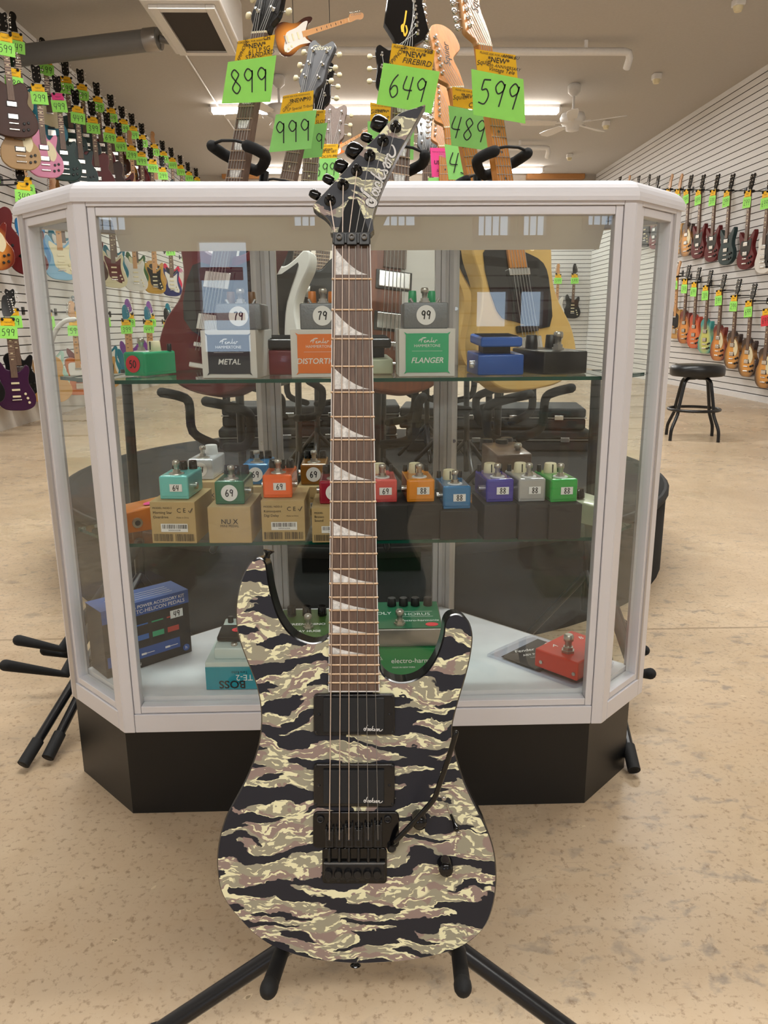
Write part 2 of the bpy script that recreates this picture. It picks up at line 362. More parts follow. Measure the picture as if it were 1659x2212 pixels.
# shop front behind the camera: openings with red frames and security bars
mb = MB(); OP = [(-2.45, -2.15, [(1.72, 1.95)]), (-1.52, -1.06, [(.62, 1.62)]), (-.62, -.42, [(1.75, 2.0)]), (.2, .5, [(1.75, 2.0)]), (1.08, 1.38, [(.84, 1.16), (1.66, 1.9)]), (1.5, 1.72, [(.84, 1.16), (1.66, 1.9)]), (2.1, 2.6, [(1.75, 2.0)])]
xs = XL-.2
for x0, x1, zs in OP+[(XR+.2, XR+.2, [])]:
    mb.box(((xs+x0)/2, YF-.05, ZC/2), (x0-xs, .1, ZC), 'wall_paint'); xs = x1; zp = 0
    for (z0, z1) in zs+[(ZC, ZC)]:
        if x1 > x0: mb.box(((x0+x1)/2, YF-.05, (zp+z0)/2), (x1-x0, .1, z0-zp), 'wall_paint')
        zp = z1
struct('wall_front', mb)
for k, (x0, x1, z0, z1) in enumerate([(a, b, c, d) for a, b, zs in OP for c, d in zs]):
    mb = MB()
    for x in (x0-.02, x1+.02): mb.box((x, YF+.01, (z0+z1)/2), (.05, .08, z1-z0+.06), 'red_frame')
    for z in (z0-.02, z1+.02): mb.box(((x0+x1)/2, YF+.01, z), (x1-x0+.09, .08, .04), 'red_frame')
    if z0 > 1.5:
        x = x0+.07
        while x < x1-.05: mb.cyl((x, YF-.02, z0), (x, YF-.02, z1), .007, 'black'); x += .07
    struct('window_%d' % (k+1), mb)
# ------------------------------------------------------------------ ceiling fittings
def strip_light(y, x0, x1, label):
    t = thing('strip_light', label, 'ceiling light', T((x0+x1)/2, y, ZC-.02), 'fluorescent strip lights across the ceiling')
    L = x1-x0; MB().box((0, 0, 0), (L, .11, .04), 'white_paint', .005).obj('channel', t)
    for dy in (-.05, .05):
        mb = MB(); n = int(L/1.22+.5)
        for k in range(n): a = -L/2+L*k/n+.03; mb.tube([(a, dy, -.055), (a+L/n-.06, dy, -.055)], .019, 'tube_lit', 10)
        mb.obj('tube', t)
    e = MB(); n = int(L/1.22+.5)
    for k in range(n+1): e = MB(); e.box((-L/2+L*k/n, 0, -.045), (.04, .15, .06), 'white_paint'); e.obj('lamp_holder', t)
    ld = bpy.data.lights.new('tube_glow', 'AREA'); ld.shape = 'RECTANGLE'; ld.size = L; ld.size_y = .16; ld.energy = LIGHT_W*L; ld.color = (.96, 1, 1)
    lo = bpy.data.objects.new('tube_glow', ld); COL.objects.link(lo); lo.parent = t; lo.location = (0, 0, -.085)
strip_light(10.6, P(455, 225, Y=10.6).x, P(1208, 240, Y=10.6).x, 'long bright fluorescent strip behind the price cards in mid ceiling')
strip_light(14.5, -1.85, 3.25, 'distant fluorescent strip just above the counter top by the end wall')
for y in (5.5, 2.1, -2.0): strip_light(y, -1.76, 2.47, 'fluorescent strip on the ceiling in front of the counter')
def pipe_run(y, x0, x1, label):
    mb = MB(); z = ZC-.1
    mb.tube([(x0, y, z), (x1-.06, y, z), (x1-.02, y, z-.01), (x1, y+.02, z-.05), (x1, y+.1, z-.12)], .036, 'white_paint', 12)
    t = thing('ceiling_pipe', label, 'pipe', T(), 'white pipes under the ceiling'); mb.obj('pipe', t)
    for x in (x0+.4, (x0+x1)/2, x1-.45): MB().box((x, y, ZC-.04), (.03, .03, .1), 'white_paint').obj('hanger', t)
pipe_run(8.3, P(452, 108, Y=8.3).x, P(1362, 120, Y=8.3).x, 'nearest white ceiling pipe ending in an elbow right of the 599 card')
pipe_run(12.5, P(546, 300, Y=12.5).x, P(1186, 318, Y=12.5).x, 'farther white ceiling pipe ending left of the ceiling fan')
tag(MB().tube([P(395, 110, Z=ZC-.015), P(455, 205, Z=ZC-.015), P(520, 300, Z=ZC-.015)], .011, 'white_paint', 8).obj('conduit'), 'thin white conduit running from the grille box to the strip light', 'conduit')
def fan(px, py, Y, rot, label):
    c = P(px, py, Y=Y); t = thing('ceiling_fan', label, 'ceiling fan', M.Translation(c), 'white ceiling fans'); top = ZC-c.z
    MB().lathe([(.055, top), (.075, top-.02), (.07, top-.09), (.025, top-.13)], 'white_paint').obj('canopy', t)
    MB().cyl((0, 0, top-.1), (0, 0, .08), .014, 'white_paint').obj('downrod', t)
    MB().lathe([(.03, .1), (.13, .08), (.15, .03), (.13, -.03), (.08, -.05), (.075, -.1), (.02, -.115)], 'white_paint').obj('motor', t)
    for k in range(5):
        X = T(0, 0, 0, 0, 0, rot+72*k)
        b = MB(); b.prism([(.2, -.05), (.5, -.068), (.6, -.06), (.635, 0), (.6, .06), (.5, .068), (.2, .05)], -.006, 0, 'white_paint', T=X@T(0, 0, -.02, 12))
        b.box((.16, 0, -.02), (.12, .04, .01), 'white_paint', T=X); b.obj('blade', t)
fan(1237, 262, 9.7, -33, 'white ceiling fan on the right in front of the slatted wall')
fan(604, 245, 9.4, 30, 'white ceiling fan half hidden behind the 899 and 999 cards')
# grille box (air unit) and round duct
zb = 3.15; g = [P(347, 19, Z=zb), P(444, 20, Z=zb), P(490, 107, Z=zb), P(403, 107, Z=zb)]
x0 = (g[0].x+g[3].x)/2; x1 = (g[1].x+g[2].x)/2; y0 = (g[0].y+g[1].y)/2; y1 = (g[2].y+g[3].y)/2
t = thing('air_unit', 'white ceiling air unit with a dark grille in its underside', 'air conditioner', T((x0+x1)/2, (y0+y1)/2, zb))
W, D = x1-x0, y1-y0
mb = MB(); mb.box((0, 0, .205), (W+.26, D+.3, .4), 'white_paint', .02); mb.obj('casing', t)
MB().box((0, 0, -.004), (W, D, .012), 'vent_dark').obj('grille', t)
mb = MB()
for s in (-1, 1): mb.box((s*(W/2+.04), 0, -.01), (.07, D+.15, .03), 'white_paint', .005); mb.box((0, s*(D/2+.04), -.0105), (W+.01, .07, .028), 'white_paint')
mb.obj('grille_frame', t)
a = P(30, 122, X=XL+.02); b = P(345, 84, Y=a.y-.25)
t = thing('air_duct', 'round grey metal duct crossing from the left wall', 'duct'); mb = MB().tube([a, a*.95+b*.05, b*.9+a*.1, b], .088, 'grey_duct', 20, round_=False); mb.obj('pipe', t)
d = (b-a).normalized(); MB().tube([b-d*.13, b-d*.02, b], [.094, .094, .08], 'brushed', 20).obj('end_band', t)
MB().tube([b, b+V((.14, .02, -.02))], [.03, .03], 'grey_duct', 10).obj('spigot', t)
for k, (px, py) in enumerate([(1595, 14), (1418, 172), (1309, 272), (1230, 341)]):
    c = P(px, py, Z=ZC-.06); mb = MB(); mb.box((0, 0, .03), (.09, .1, .06), 'white_paint', .01); mb.lathe([(.045, 0), (.04, -.03), (.03, -.05)], 'cream', 12, T(0, 0, .01))
    tag(mb.obj('ceiling_sensor'), ['small white ceiling sensor in the top right corner', 'small white ceiling sensor left of the slatted wall top', 'small white ceiling sensor behind the fan blade', 'small white ceiling sensor farthest back on the right'][k], 'sensor', 'white sensors on the ceiling').matrix_world = M.Translation(c)
for k, (a, b) in enumerate([((478, 376), (562, 380)), ((1140, 378), (1265, 381))]):
    A = P(*a, Y=YB-.12); B = P(*b, Y=YB-.12)
    tag(MB().box(((A.x+B.x)/2, YB-.02, (A.z+B.z)/2), (B.x-A.x, .14, .09), 'shelf_wood', .01).obj('wooden_ledge'), ['short wooden ledge high on the end wall at left', 'wooden ledge high on the end wall at right'][k], 'ledge', 'wooden ledges on the end wall')

# ------------------------------------------------------------------ the display counter
Z0, Z1, ZT = .175, 1.05, 1.08
FL, FR, SR, BR, BL, SL = (-.427, 1.209), (.417, 1.209), (.532, 1.324), (.185, 1.675), (-.21, 1.675), (-.572, 1.354)
PLAN = [FL, FR, SR, BR, BL, SL]
case = thing('display_case', 'white six-sided glass display counter on a black plinth', 'display case', T(-.01, 1.42, 0))
CT = case.matrix_world.inverted()
def cmb(): m = MB(); m.T = CT.copy(); return m
cmb().prism([(-.433, 1.229), (.402, 1.229), (.515, 1.342), (.18, 1.655), (-.205, 1.655), (-.572, 1.37)], 0, Z0+.01, 'laminate_black', smooth=False).obj('plinth', case)
def inset(P_, d):
    c = V((sum(q[0] for q in P_)/6, sum(q[1] for q in P_)/6)); n = len(P_); out = []
    for i in range(n):
        a, b, e = V(P_[i-1]), V(P_[i]), V(P_[(i+1) % n]); t1 = (b-a).normalized(); t2 = (e-b).normalized(); n1 = V((-t1.y, t1.x)); n2 = V((-t2.y, t2.x))
        k = (n1+n2); k = k/(k.dot(n1)); out.append(tuple(b+k*d))
    return out
cmb().prism(inset(PLAN, .0245), Z0, .232, 'pad_white', 'aluminium_white', smooth=False).obj('deck', case)
# hood: straight fascia, then a bullnose
mb = cmb(); rings = [(0, Z1-.002), (-.004, Z1-.002), (-.004, Z1+.004)]+[(-.004+.03*(1-math.cos(a)), Z1+.004+.026*math.sin(a)) for a in (.25, .5, .75, 1.0, 1.25, math.pi/2)]
R = [[(q[0], q[1], z) for q in inset(PLAN, d)] for d, z in rings]
for a, b in zip(R, R[1:]):
    for i in range(6): j = (i+1) % 6; mb.add([a[i], a[j], b[j], b[i]], [(0, 1, 2, 3)], 'aluminium_white', False)
I1 = [(q[0], q[1], R[-1][0][2]) for q in inset(PLAN, .05)]; I0 = [(q[0], q[1], Z1-.002) for q in inset(PLAN, .05)]
for a, b in ((R[-1], I1), (I1, I0), (I0, R[0])):
    for i in range(6): j = (i+1) % 6; mb.add([a[i], a[j], b[j], b[i]], [(0, 1, 2, 3)], 'aluminium_white', False)
mb.obj('hood', case)
cmb().prism(inset(PLAN, .049), ZT-.008, ZT-.003, 'clear_glass', smooth=False).obj('glass_top', case)
for nm, A, B, solid in (('front', FL, FR, 0), ('corner', FR, SR, 0), ('corner', SL, FL, 0), ('rear', SR, BR, 1), ('rear', BR, BL, 1), ('rear', BL, SL, 1)):
    a, b = V(A), V(B); d = (b-a).normalized(); L = (b-a).length; n = V((d.y, -d.x))   # outward
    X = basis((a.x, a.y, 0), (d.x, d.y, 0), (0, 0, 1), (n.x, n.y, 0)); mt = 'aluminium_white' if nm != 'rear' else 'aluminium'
    mb = cmb(); mb.T = CT @ X; pw = .019
    for x in (0, L-pw): mb.box((x+pw/2, (Z0+Z1)/2, -.012), (pw-.0006, Z1-Z0, .024), mt, .0012)
    mb.box((L/2, Z1-.004, -.012), (L-2*pw, .008, .024), mt, .001)
    mb.box((L/2, (Z0+.21)/2, -.012), (L-2*pw-.001, .21-Z0-.001, .024), mt, .001)
    mb.obj(nm+'_frame', case)
    tw = .0125; mb = cmb(); mb.T = CT @ X
    for x in (pw, L-pw-tw): mb.box((x+tw/2, (.21+Z1-.008)/2, -.013), (tw-.0008, Z1-.008-.21, .02), mt, .001)
    for z in (.211+tw/2, Z1-.0085-tw/2): mb.box((L/2, z, -.013), (L-2*pw-2*tw, tw, .02), mt, .001)
    mb.obj(nm+'_trim', case)
    mb = cmb(); mb.T = CT @ X; mb.box((L/2, (.22+Z1-.02)/2, -.013), (L-2*pw-2*tw+.004, Z1-.02-.22, .005), 'clear_glass'); mb.obj('glass_pane', case)
IN = inset(PLAN, .03)
for k, z in enumerate((.785, .512)):
    mb = cmb(); q = IN if k == 0 else inset(PLAN, .032)
    mb.prism(q, z-.006, z, 'shelf_glass', 'glass_edge', smooth=False, mb='shelf_glass'); mb.obj('glass_shelf', case)
    for i in (0, 1, 3, 4): mb = cmb(); mb.box((IN[i][0]*.985, IN[i][1], z-.012), (.012, .012, .01), 'nickel', .002); mb.obj('shelf_clip', case)
mat('canopy_grey', 'efedeb', .4, .2, noise=.05, nscale=5)
# inner light canopy along the front of the top
mb = cmb(); mb.add([(-.385, 1.245, 1.04), (.385, 1.245, 1.04), (.385, 1.285, .985), (-.385, 1.285, .985), (.385, 1.35, .995), (-.385, 1.35, .995), (.385, 1.35, 1.045), (-.385, 1.35, 1.045)],
   [(0, 1, 2, 3), (3, 2, 4, 5), (5, 4, 6, 7), (1, 6, 4, 2), (0, 3, 5, 7)], 'canopy_grey'); mb.obj('light_canopy', case)
for (x, y) in ((BL[0]-.012, BL[1]-.02), (BR[0]+.012, BR[1]-.02)):
    mb = cmb(); mb.box((x, y, .64), (.014, .014, .82), 'aluminium', .001); mb.box((x+.0, y-.008, .64), (.004, .004, .82), 'vent_dark')
    for z in (.45, .62, .9): mb.tube([(x, y-.008, z), (x, y-.014, z)], .004, 'chrome', 8)
    mb.obj('shelf_upright', case)

# ------------------------------------------------------------------ pedals and boxes in the counter
YTOP = 1.262
def place(px, py, z, yaw, off=0):
    q = P(px, py, Z=z)
    if z > .7: q = P(px, py, Y=YTOP); q.z = z 
    return M.Translation(q) @ M.Rotation(math.radians(yaw), 4, 'Z')
def knob(mb, x, y, z, r, h, m, flat=None):
    mb.lathe([(r, z), (r*1.0, z+h*.15), (r*.9, z+h*.95), (r*.8, z+h)], m, 18, T(x, y, 0))
    if flat: mb.box((x, y-r*.45, z+h*1.01), (r*.15, r*.8, .0006), flat)
def footswitch(t, x, y, z, s=1, wash='nickel'):
    mb = MB(); mb.lathe([(.0085*s, z), (.0085*s, z+.003*s), (.0065*s, z+.003*s), (.0065*s, z+.007*s)], wash, 6, T(x, y, 0), False)
    mb.lathe([(.0042*s, z+.006*s), (.0042*s, z+.014*s), (.006*s, z+.015*s), (.0062*s, z+.021*s), (.0045*s, z+.023*s)], 'nickel', 16, T(x, y, 0)); mb.obj('footswitch', t)
def sticker(t, txt, kind, cx, cz, y, h=.009, col='paper_white', tilt=0):
    """price sticker on a face looking towards -y"""
    X = T(cx, y, cz, 90, tilt, 0); mb = MB()
    if kind == 'round': mb.prism([(math.cos(a*math.pi/14)*h*1.25, math.sin(a*math.pi/14)*h*1.25) for a in range(28)], 0, .0005, col, T=X)
    else: mb.prism([(-h*1.2, -h*.72), (h*1.2, -h*.72), (h*1.2, h*.72), (-h*1.2, h*.72)], 0, .0005, col, T=X, smooth=False)
    mb.hand(txt, h*1.05, 'ink', X, .0008, .15); mb.obj('price_sticker', t)
def mini_pedal(px, py, z, col, price, st, label, yaw=0, knobs='one', W=.05, Dp=.088, Hh=.038, jack='side', group='miniature effect pedals on the middle shelf', topz=None, stk='rect', name=None):
    m = mat('enamel_'+(name or col), col, .22, .15, noise=.03, coat=.4)
    t = thing('mini_pedal', label, 'effect pedal', place(px, py, z, yaw), group); b = 'enamel_'+(name or col)
    mb = MB(); mb.box((0, Dp/2, Hh/2+.003), (W, Dp, Hh), b, .004); mb.box((0, Dp/2, .004), (W-.001, Dp-.001, .006), b, .002); mb.obj('housing', t)
    zt = Hh+.003
    MB().lathe([(.013, zt), (.0125, zt+.0012)], 'paper_white' if knobs == 'one' else 'nickel', 20, T(0, .022, 0)).obj('switch_washer', t)
    footswitch(t, 0, .022, zt)
    if knobs == 'one':
        mb = MB(); knob(mb, -.003, .062, zt, .0115, .017, 'cream'); mb.box((-.003, .051, zt+.009), (.0015, .003, .014), 'ink'); mb.obj('main_knob', t)
        for s in (-1, 1): mb = MB(); knob(mb, s*.019, .075, zt, .0042, .012, 'black'); mb.obj('small_knob', t)
    elif knobs == 'white':
        mb = MB(); knob(mb, .005, .062, zt, .013, .019, 'paper_white'); mb.obj('main_knob', t)
    else:
        for (x, y) in ((-.015, .068), (0, .06), (.015, .068)): mb = MB(); knob(mb, x, y, zt, .0075, .015, 'black_gloss'); mb.obj('knob', t)
    for s in ((-1, 1) if jack == 'both' else (-1,)): mb = MB(); mb.tube([(s*W/2, .035, .018), (s*(W/2+.006), .035, .018)], .006, 'chrome', 10); mb.obj('jack_socket', t)
    sticker(t, price, stk if stk != 'rect' else 'rect', 0 if stk == 'round' else .004, .021, -.0008, .0088 if stk != 'round' else .0112)
    return t
def carton(px, py, z, W, Dp, Hh, m, label, yaw=0, group=None, deco=None, name='pedal_box', bev=.0008, ms=None):
    t = thing(name, label, 'box', place(px, py, z, yaw), group); mb = MB(); mb.box((0, Dp/2, Hh/2), (W, Dp, Hh), m, bev)
    if deco: deco(mb, T(0, -.0006, Hh/2, 90), W, Hh)
    mb.obj('carton', t)
    l = MB(); l.box((0, Dp/2, Hh-.0005), (W*.998, Dp*.998, .002), m, .0005); l.obj('lid_flap', t); return t
def barcode(mb, X, x, y, w, h, m='ink', seed=1):
    r = random.Random(seed); a = x-w/2
    while a < x+w/2: b = r.choice([.0004, .0007, .001, .0013]); mb.quad([(a, y-h/2, .0004), (a+b, y-h/2, .0004), (a+b, y+h/2, .0004), (a, y+h/2, .0004)], m, X); a += b+r.choice([.0005, .0009, .0012])
def kraft_deco(l1, l2, l3, sd):
    def f(mb, X, W, Hh):
        s = W/.068
        mb.text(l1, .0045*s, 'ink_brown', X, 'LEFT', .0004, bold=.02) if 0 else mb.text(l1, .0042*s, 'ink_brown', X @ T(-W*.44, Hh*.36), 'LEFT', .0004)
        mb.text(l2, .0056*s, 'ink_brown', X @ T(-W*.44, Hh*.25), 'LEFT', .0004); mb.text(l3, .0056*s, 'ink_brown', X @ T(-W*.44, Hh*.14), 'LEFT', .0004)
        mb.text('C E', .0095*s, 'ink_brown', X @ T(W*.2, Hh*.3), 'CENTER', .0004); mb.ribbon([(W*.36, Hh*.3), (W*.39, Hh*.25), (W*.45, Hh*.36)], .0015*s, 'ink_brown', X, .0004)
        mb.text('Made in China', .0032*s, 'ink_brown', X @ T(W*.22, Hh*.13), 'CENTER', .0004)
        mb.quad([(-W*.28, -Hh*.22, .0005), (W*.32, -Hh*.22, .0005), (W*.32, -.02*Hh, .0005), (-W*.28, -.02*Hh, .0005)], 'paper_white', X)
        barcode(mb, X @ T(0, 0, .0003), W*.02, -Hh*.09, W*.54, Hh*.1, seed=sd)
        mb.text('NDD0163208', .0032*s, 'ink', X @ T(W*.02, -Hh*.18), 'CENTER', .0008)
        for k in (-1, 1): barcode(mb, X, k*W*.24, -Hh*.36, W*.42, Hh*.18, 'ink_brown', sd+k)
    return f
def nux_deco(mb, X, W, Hh):
    mb.text('NU X', .0115, 'ink_brown', X @ T(0, Hh*.1), 'CENTER', .0004, bold=.012); mb.text('MINI PEDAL', .006, 'ink_brown', X @ T(0, -Hh*.02), 'CENTER', .0004)
ZS = .5125; GK = 'kraft pedal boxes on the middle shelf'; GB = 'black pedal boxes on the middle shelf'
mm = lambda px: px*.000775     # metres per pixel at the front of the shelves
# cartons are given by the pixel of the middle of their front top edge
def ctn(px, py, W, Dp, Hh, m, label, yaw=0, group=None, deco=None, z=ZS, **k):
    if z > .7: return carton(px, py, z, W, Dp, Hh, m, label, yaw, group, deco, **k)
    q = P(px, py, Z=z+Hh); r = pixel_of((q.x, q.y, z)); return carton(r[0], r[1], z, W, Dp, Hh, m, label, yaw, group, deco, **k)
def pixel_of(p):
    d = V(p)-CAMP; return CX+F*d.dot(RIGHT)/d.dot(FWD), CY-F*d.dot(UP)/d.dot(FWD)
ctn(371, 1085, .076, .11, .071, 'kraft', 'kraft pedal box with barcodes under the light blue 64 pedal', -4, GK, kraft_deco('MODEL: NOD-3', 'Morning Star', 'Overdrive', 3))
ctn(494, 1096, .072, .11, .062, 'kraft', 'plain kraft mini pedal box under the dark green 69 pedal', -2, GK, nux_deco)
ctn(610, 1082, .073, .11, .070, 'kraft', 'kraft pedal box with barcodes under the bright orange 69 pedal', -1, GK, kraft_deco('MODEL: NDD-2', 'Konsequent', 'Digi Delay', 8))
ctn(720, 1097, .073, .11, .060, 'kraft', 'kraft pedal box marked Brown half hidden behind the guitar neck', 0, GK, kraft_deco('MODEL', 'Brown', 'Sound', 5))
ctn(446, 1042, .074, .09, .064, 'kraft', 'kraft box in the rear row under the white 54 pedal', -5, GK, nux_deco)
ctn(562, 1052, .074, .09, .058, 'kraft', 'kraft box in the rear row under the blue 69 pedal', -2, GK, nux_deco)
ctn(684, 1052, .074, .09, .058, 'kraft', 'kraft overdrive box in the rear row under the brown 69 pedal', -2, GK, kraft_deco('MODEL', 'NUX', 'Overdrive', 15))
R3 = dict(knobs='three', jack='both')
mini_pedal(377, 1080, ZS+.071, '6cc4c0', '64', 'r', 'light blue miniature pedal with a 64 sticker on a kraft box', -4, **R3)
mini_pedal(434, 1037, ZS+.064, 'cfd0d4', '54', 'r', 'white miniature pedal with a 54 sticker in the rear row', -6, 'white', jack='side', stk='round')
mini_pedal(497, 1091, ZS+.062, '17653f', '69', 'r', 'dark green miniature pedal with a round 69 sticker', -2, stk='round', **R3)
mini_pedal(553, 1048, ZS+.058, '2878ae', '69', 'r', 'blue miniature pedal with a round 69 sticker in the rear row', -2, stk='round', **R3)
mini_pedal(600, 1077, ZS+.070, 'f0641c', '69', 'r', 'bright orange miniature pedal with a 69 sticker on a kraft box', -1, **R3)
mini_pedal(678, 1048, ZS+.058, '8a5a1c', '69', 'r', 'brown miniature pedal with a round 69 sticker left of the guitar neck', 0, stk='round', **R3)
mini_pedal(722, 1090, ZS+.060, '9c1d33', '69', 'r', 'crimson miniature pedal mostly behind the guitar neck', 0, stk='round', **R3)
for i, (px, py, W, nm) in enumerate([(838, 1093, .066, 'black pedal box under the coral red 69 pedal'), (916, 1091, .062, 'black pedal box under the amber 88 pedal'), (992, 1105, .064, 'lower black pedal box under the blue 88 pedal'),
    (1082, 1091, .056, 'black pedal box under the purple 88 pedal'), (1156, 1091, .054, 'black pedal box under the silver grey 88 pedal'), (1223, 1091, .057, 'black pedal box under the bright green 88 pedal')]):
    ctn(px, py, W, .1, .06 if i != 2 else .049, 'black_card', nm, 1+i, GB)
for px, py, z, c, pr, lb, yw in [(828, 1087, .06, 'd4504e', '69', 'coral red miniature pedal marked 69 right of the guitar neck', 2), (909, 1086, .06, 'e08a1c', '88', 'amber miniature pedal with an 88 sticker', 3), (987, 1101, .049, '2271a6', '88', 'mid blue miniature pedal with an 88 sticker on the lowest black box', 4),
    (1080, 1086, .06, '372f96', '88', 'purple blue miniature pedal with an 88 sticker', 5), (1149, 1085, .06, 'a7a6a4', '88', 'silver grey miniature pedal with an 88 sticker', 6), (1218, 1086, .06, '1fa244', '88', 'bright green miniature pedal with an 88 sticker', 7)]:
    mini_pedal(px, py, ZS+z, c, pr, 'r', lb, yw, W=.048)
# larger pedals on the middle shelf
def box_pedal(px, py, z, W, Dp, Hh, col, label, yaw, slope=0, group=None, cat='effect pedal', rough=.3, name=None, use_mat=None):
    m = use_mat or 'enamel_'+col
    if not use_mat: mat(m, col, rough, .1, noise=.04, coat=.3)
    t = thing(name or 'effect_pedal', label, cat, place(px, py, z, yaw), group); mb = MB()
    h2 = Hh+slope; vs = [(-W/2, 0, 0), (W/2, 0, 0), (W/2, Dp, 0), (-W/2, Dp, 0), (-W/2, 0, Hh), (W/2, 0, Hh), (W/2, Dp, h2), (-W/2, Dp, h2)]
    bm = bmesh.new(); q = [bm.verts.new(v) for v in vs]
    for f in [(3,2,1,0), (4,5,6,7), (0,1,5,4), (1,2,6,5), (2,3,7,6), (3,0,4,7)]: bm.faces.new([q[i] for i in f])
    bmesh.ops.bevel(bm, geom=bm.edges[:], offset=.003, segments=3, profile=.5, affect='EDGES'); bm.verts.index_update()
    mb.add([tuple(v.co) for v in bm.verts], [[v.index for v in f.verts] for f in bm.faces], m, True); bm.free(); mb.obj('housing', t); return t
t = box_pedal(232, 1150, ZS, .062, .115, .036, 'd0731c', 'orange effect pedal lying at the left end of the middle shelf', -58, .012)
mb = MB(); mb.tube([(.031, .045, .018), (.036, .045, .018)], .009, 'nickel', 16); mb.tube([(.0355, .045, .018), (.0365, .045, .018)], .005, 'ink', 12); mb.obj('jack_socket', t)
footswitch(t, 0, .02, .038); mb = MB(); mb.prism([(math.cos(a)*.011, math.sin(a)*.011) for a in [k*.45 for k in range(14)]], 0, .0004, 'tag_pink', T=T(.012, .075, .0455, 6)); mb.obj('price_sticker', t)
t = box_pedal(1108, 1104, ZS, .072, .085, .112, '5b4638', 'tall brown effect pedal with three black knobs behind the purple pedal', 12, .012)
for x, y in ((-.022, .095), (.005, .08), (.024, .1)): mb = MB(); knob(mb, x, y, .108, .014, .022, 'black'); mb.obj('knob', t)
footswitch(t, .018, .028, .102, 1.2)
t = box_pedal(1318, 1134, ZS, .062, .1, .036, 'c3c8ab', 'pale cream green effect pedal at the right end of the middle shelf', 40, .01)
mb = MB(); knob(mb, -.015, .06, .044, .011, .017, 'black_gloss'); mb.obj('knob', t); MB().text('MXR', .009, 'ink', T(.006, .035, .0405, 6)).obj('lettering', t)
# ------------------------------------------------------------------ top shelf
ZU = .7855; GH = 'white pedal boxes on the top shelf'
def ham_deco(col, word, shear=0):
    def f(mb, X, W, Hh):
        mb.prism(cr([(-.38*W, -.38*Hh), (-.36*W, -.41*Hh), (.36*W, -.41*Hh), (.38*W, -.38*Hh), (.38*W, .38*Hh), (.36*W, .41*Hh), (-.36*W, .41*Hh), (-.38*W, .38*Hh)], 2), 0, .0003, col, T=X)
        fend = [[(0,.1),(.1,.3),(.45,.42),(.2,.4),(.15,0)],[(.05,.2),(.25,.25)],[(.3,.1),(.4,.2),(.32,.02),(.45,.05),(.5,.2),(.5,.03),(.58,.2),(.62,.04),(.72,.1),(.78,.45),(.74,.04),(.85,.12),(.9,.2),(.86,.02),(.97,.05),(1,.2),(1.1,.18)]]
        for st in fend: mb.ribbon(cr([((q[0]-.5)*W*.3, q[1]*Hh*.24+Hh*.22) for q in st], 3, False), .0009, 'paper_white', X, .0006)
        mb.text('HAMMERTONE', .0064, 'paper_white', X @ T(0, .15*Hh), 'CENTER', .0006); mb.ribbon([(-.27*W, .04*Hh), (.27*W, .04*Hh)], .0004, 'paper_white', X, .0006)
        mb.text(word, .0125, 'paper_white', X @ T(0, -.16*Hh), 'CENTER', .0006, shear, .012)
    return f
mat('label_slate', '34353c', .5); mat('label_orange', 'e0742c', .5); mat('label_green', '35a874', .5); mat('box_white', 'd5d1cb', .6)
for px, W, c, wd, lb, yw, sh in [(491, .092, 'label_slate', 'METAL', 'white pedal box with a slate METAL label', -8, .2), (688, .092, 'label_orange', 'DISTORTION', 'white pedal box with an orange label left of the neck', 2, .15), (923, .092, 'label_green', 'FLANGER', 'white pedal box with a green FLANGER label', 1, .25)]:
    ctn(px, 703 if px != 923 else 708, W, .1, .076, 'box_white', lb, yw, GH, ham_deco(c, wd, sh), ZU)
for px, py, pr, kc, lb in [(516, 699, '79', '7a5a3c', 'grey hammered pedal with brown knobs on the METAL box'), (697, 701, '79', 'd0741c', 'grey hammered pedal with orange knobs left of the guitar neck'), (920, 705, '99', '1d9a62', 'grey hammered pedal with green knobs and a 99 sticker')]:
    YTOP = 1.268
    t = box_pedal(px, py, ZU+.076, .073, .1, .042, 'h', lb, 0, 0, 'hammered grey pedals on white boxes', use_mat='hammered'); mat('knob_'+kc, kc, .4)
    sticker(t, pr, 'round', 0, .022, -.0008, .0125)
    for x in (-.019, .014): mb = MB(); knob(mb, x, .05 if x < 0 else .06, .042, .0072, .02, 'knob_'+kc); mb.obj('knob', t)
    footswitch(t, 0, .03, .042, 1.05)
    mb = MB()
    for s in (-1, 1): mb.tube([(s*.02, .03, .042), (s*.024, .03, .049)], .0025, 'chrome', 8)
    mb.obj('toggle', t)
YTOP = 1.32
t = mini_pedal(290, 789, ZU, '129a68', '50', 'r', 'green miniature pedal with a red 50 sticker on the top shelf', -22, 'one', W=.045, group=None, stk='none', name='50green')
for o in list(t.children):
    if o.name.startswith('price_sticker'): bpy.data.objects.remove(o)
sticker(t, '50', 'round', -.002, .021, -.0008, .0115, 'tag_red')
# treadle pedals
YTOP = 1.275
def treadle(px, py, z, W, Dp, Hh, base, top, label, yaw, lift=.012, name=None):
    t = box_pedal(px, py, z, W, Dp, Hh, base, label, yaw, .004, 'treadle pedals on the top shelf')
    mat('tread_'+top, top, .35, coat=.2); mb = MB(); mb.box((0, Dp/2, Hh+lift+.004), (W*.9, Dp*.98, .016), 'tread_'+top, .004, T=T(0, 0, 0, 3)); 
    for k in range(6): mb.box((0, Dp*(.15+.13*k), Hh+lift+.0125), (W*.78, .003, .0015), 'black_rubber', T=T(0, 0, 0, 3))
    mb.obj('treadle', t); MB().box((0, Dp*.55, Hh+lift*.4), (W*.6, Dp*.4, lift*1.2), 'black').obj('hinge', t)
    mb = MB(); mb.tube([(-W/2, .03, Hh*.5), (-W/2-.008, .03, Hh*.5)], .007, 'chrome', 12); mb.obj('jack_socket', t); return t
treadle(1082, 799, ZU, .078, .1, .034, '1c4f9e', '2058ad', 'metallic blue treadle pedal on the top shelf', 3, .016)
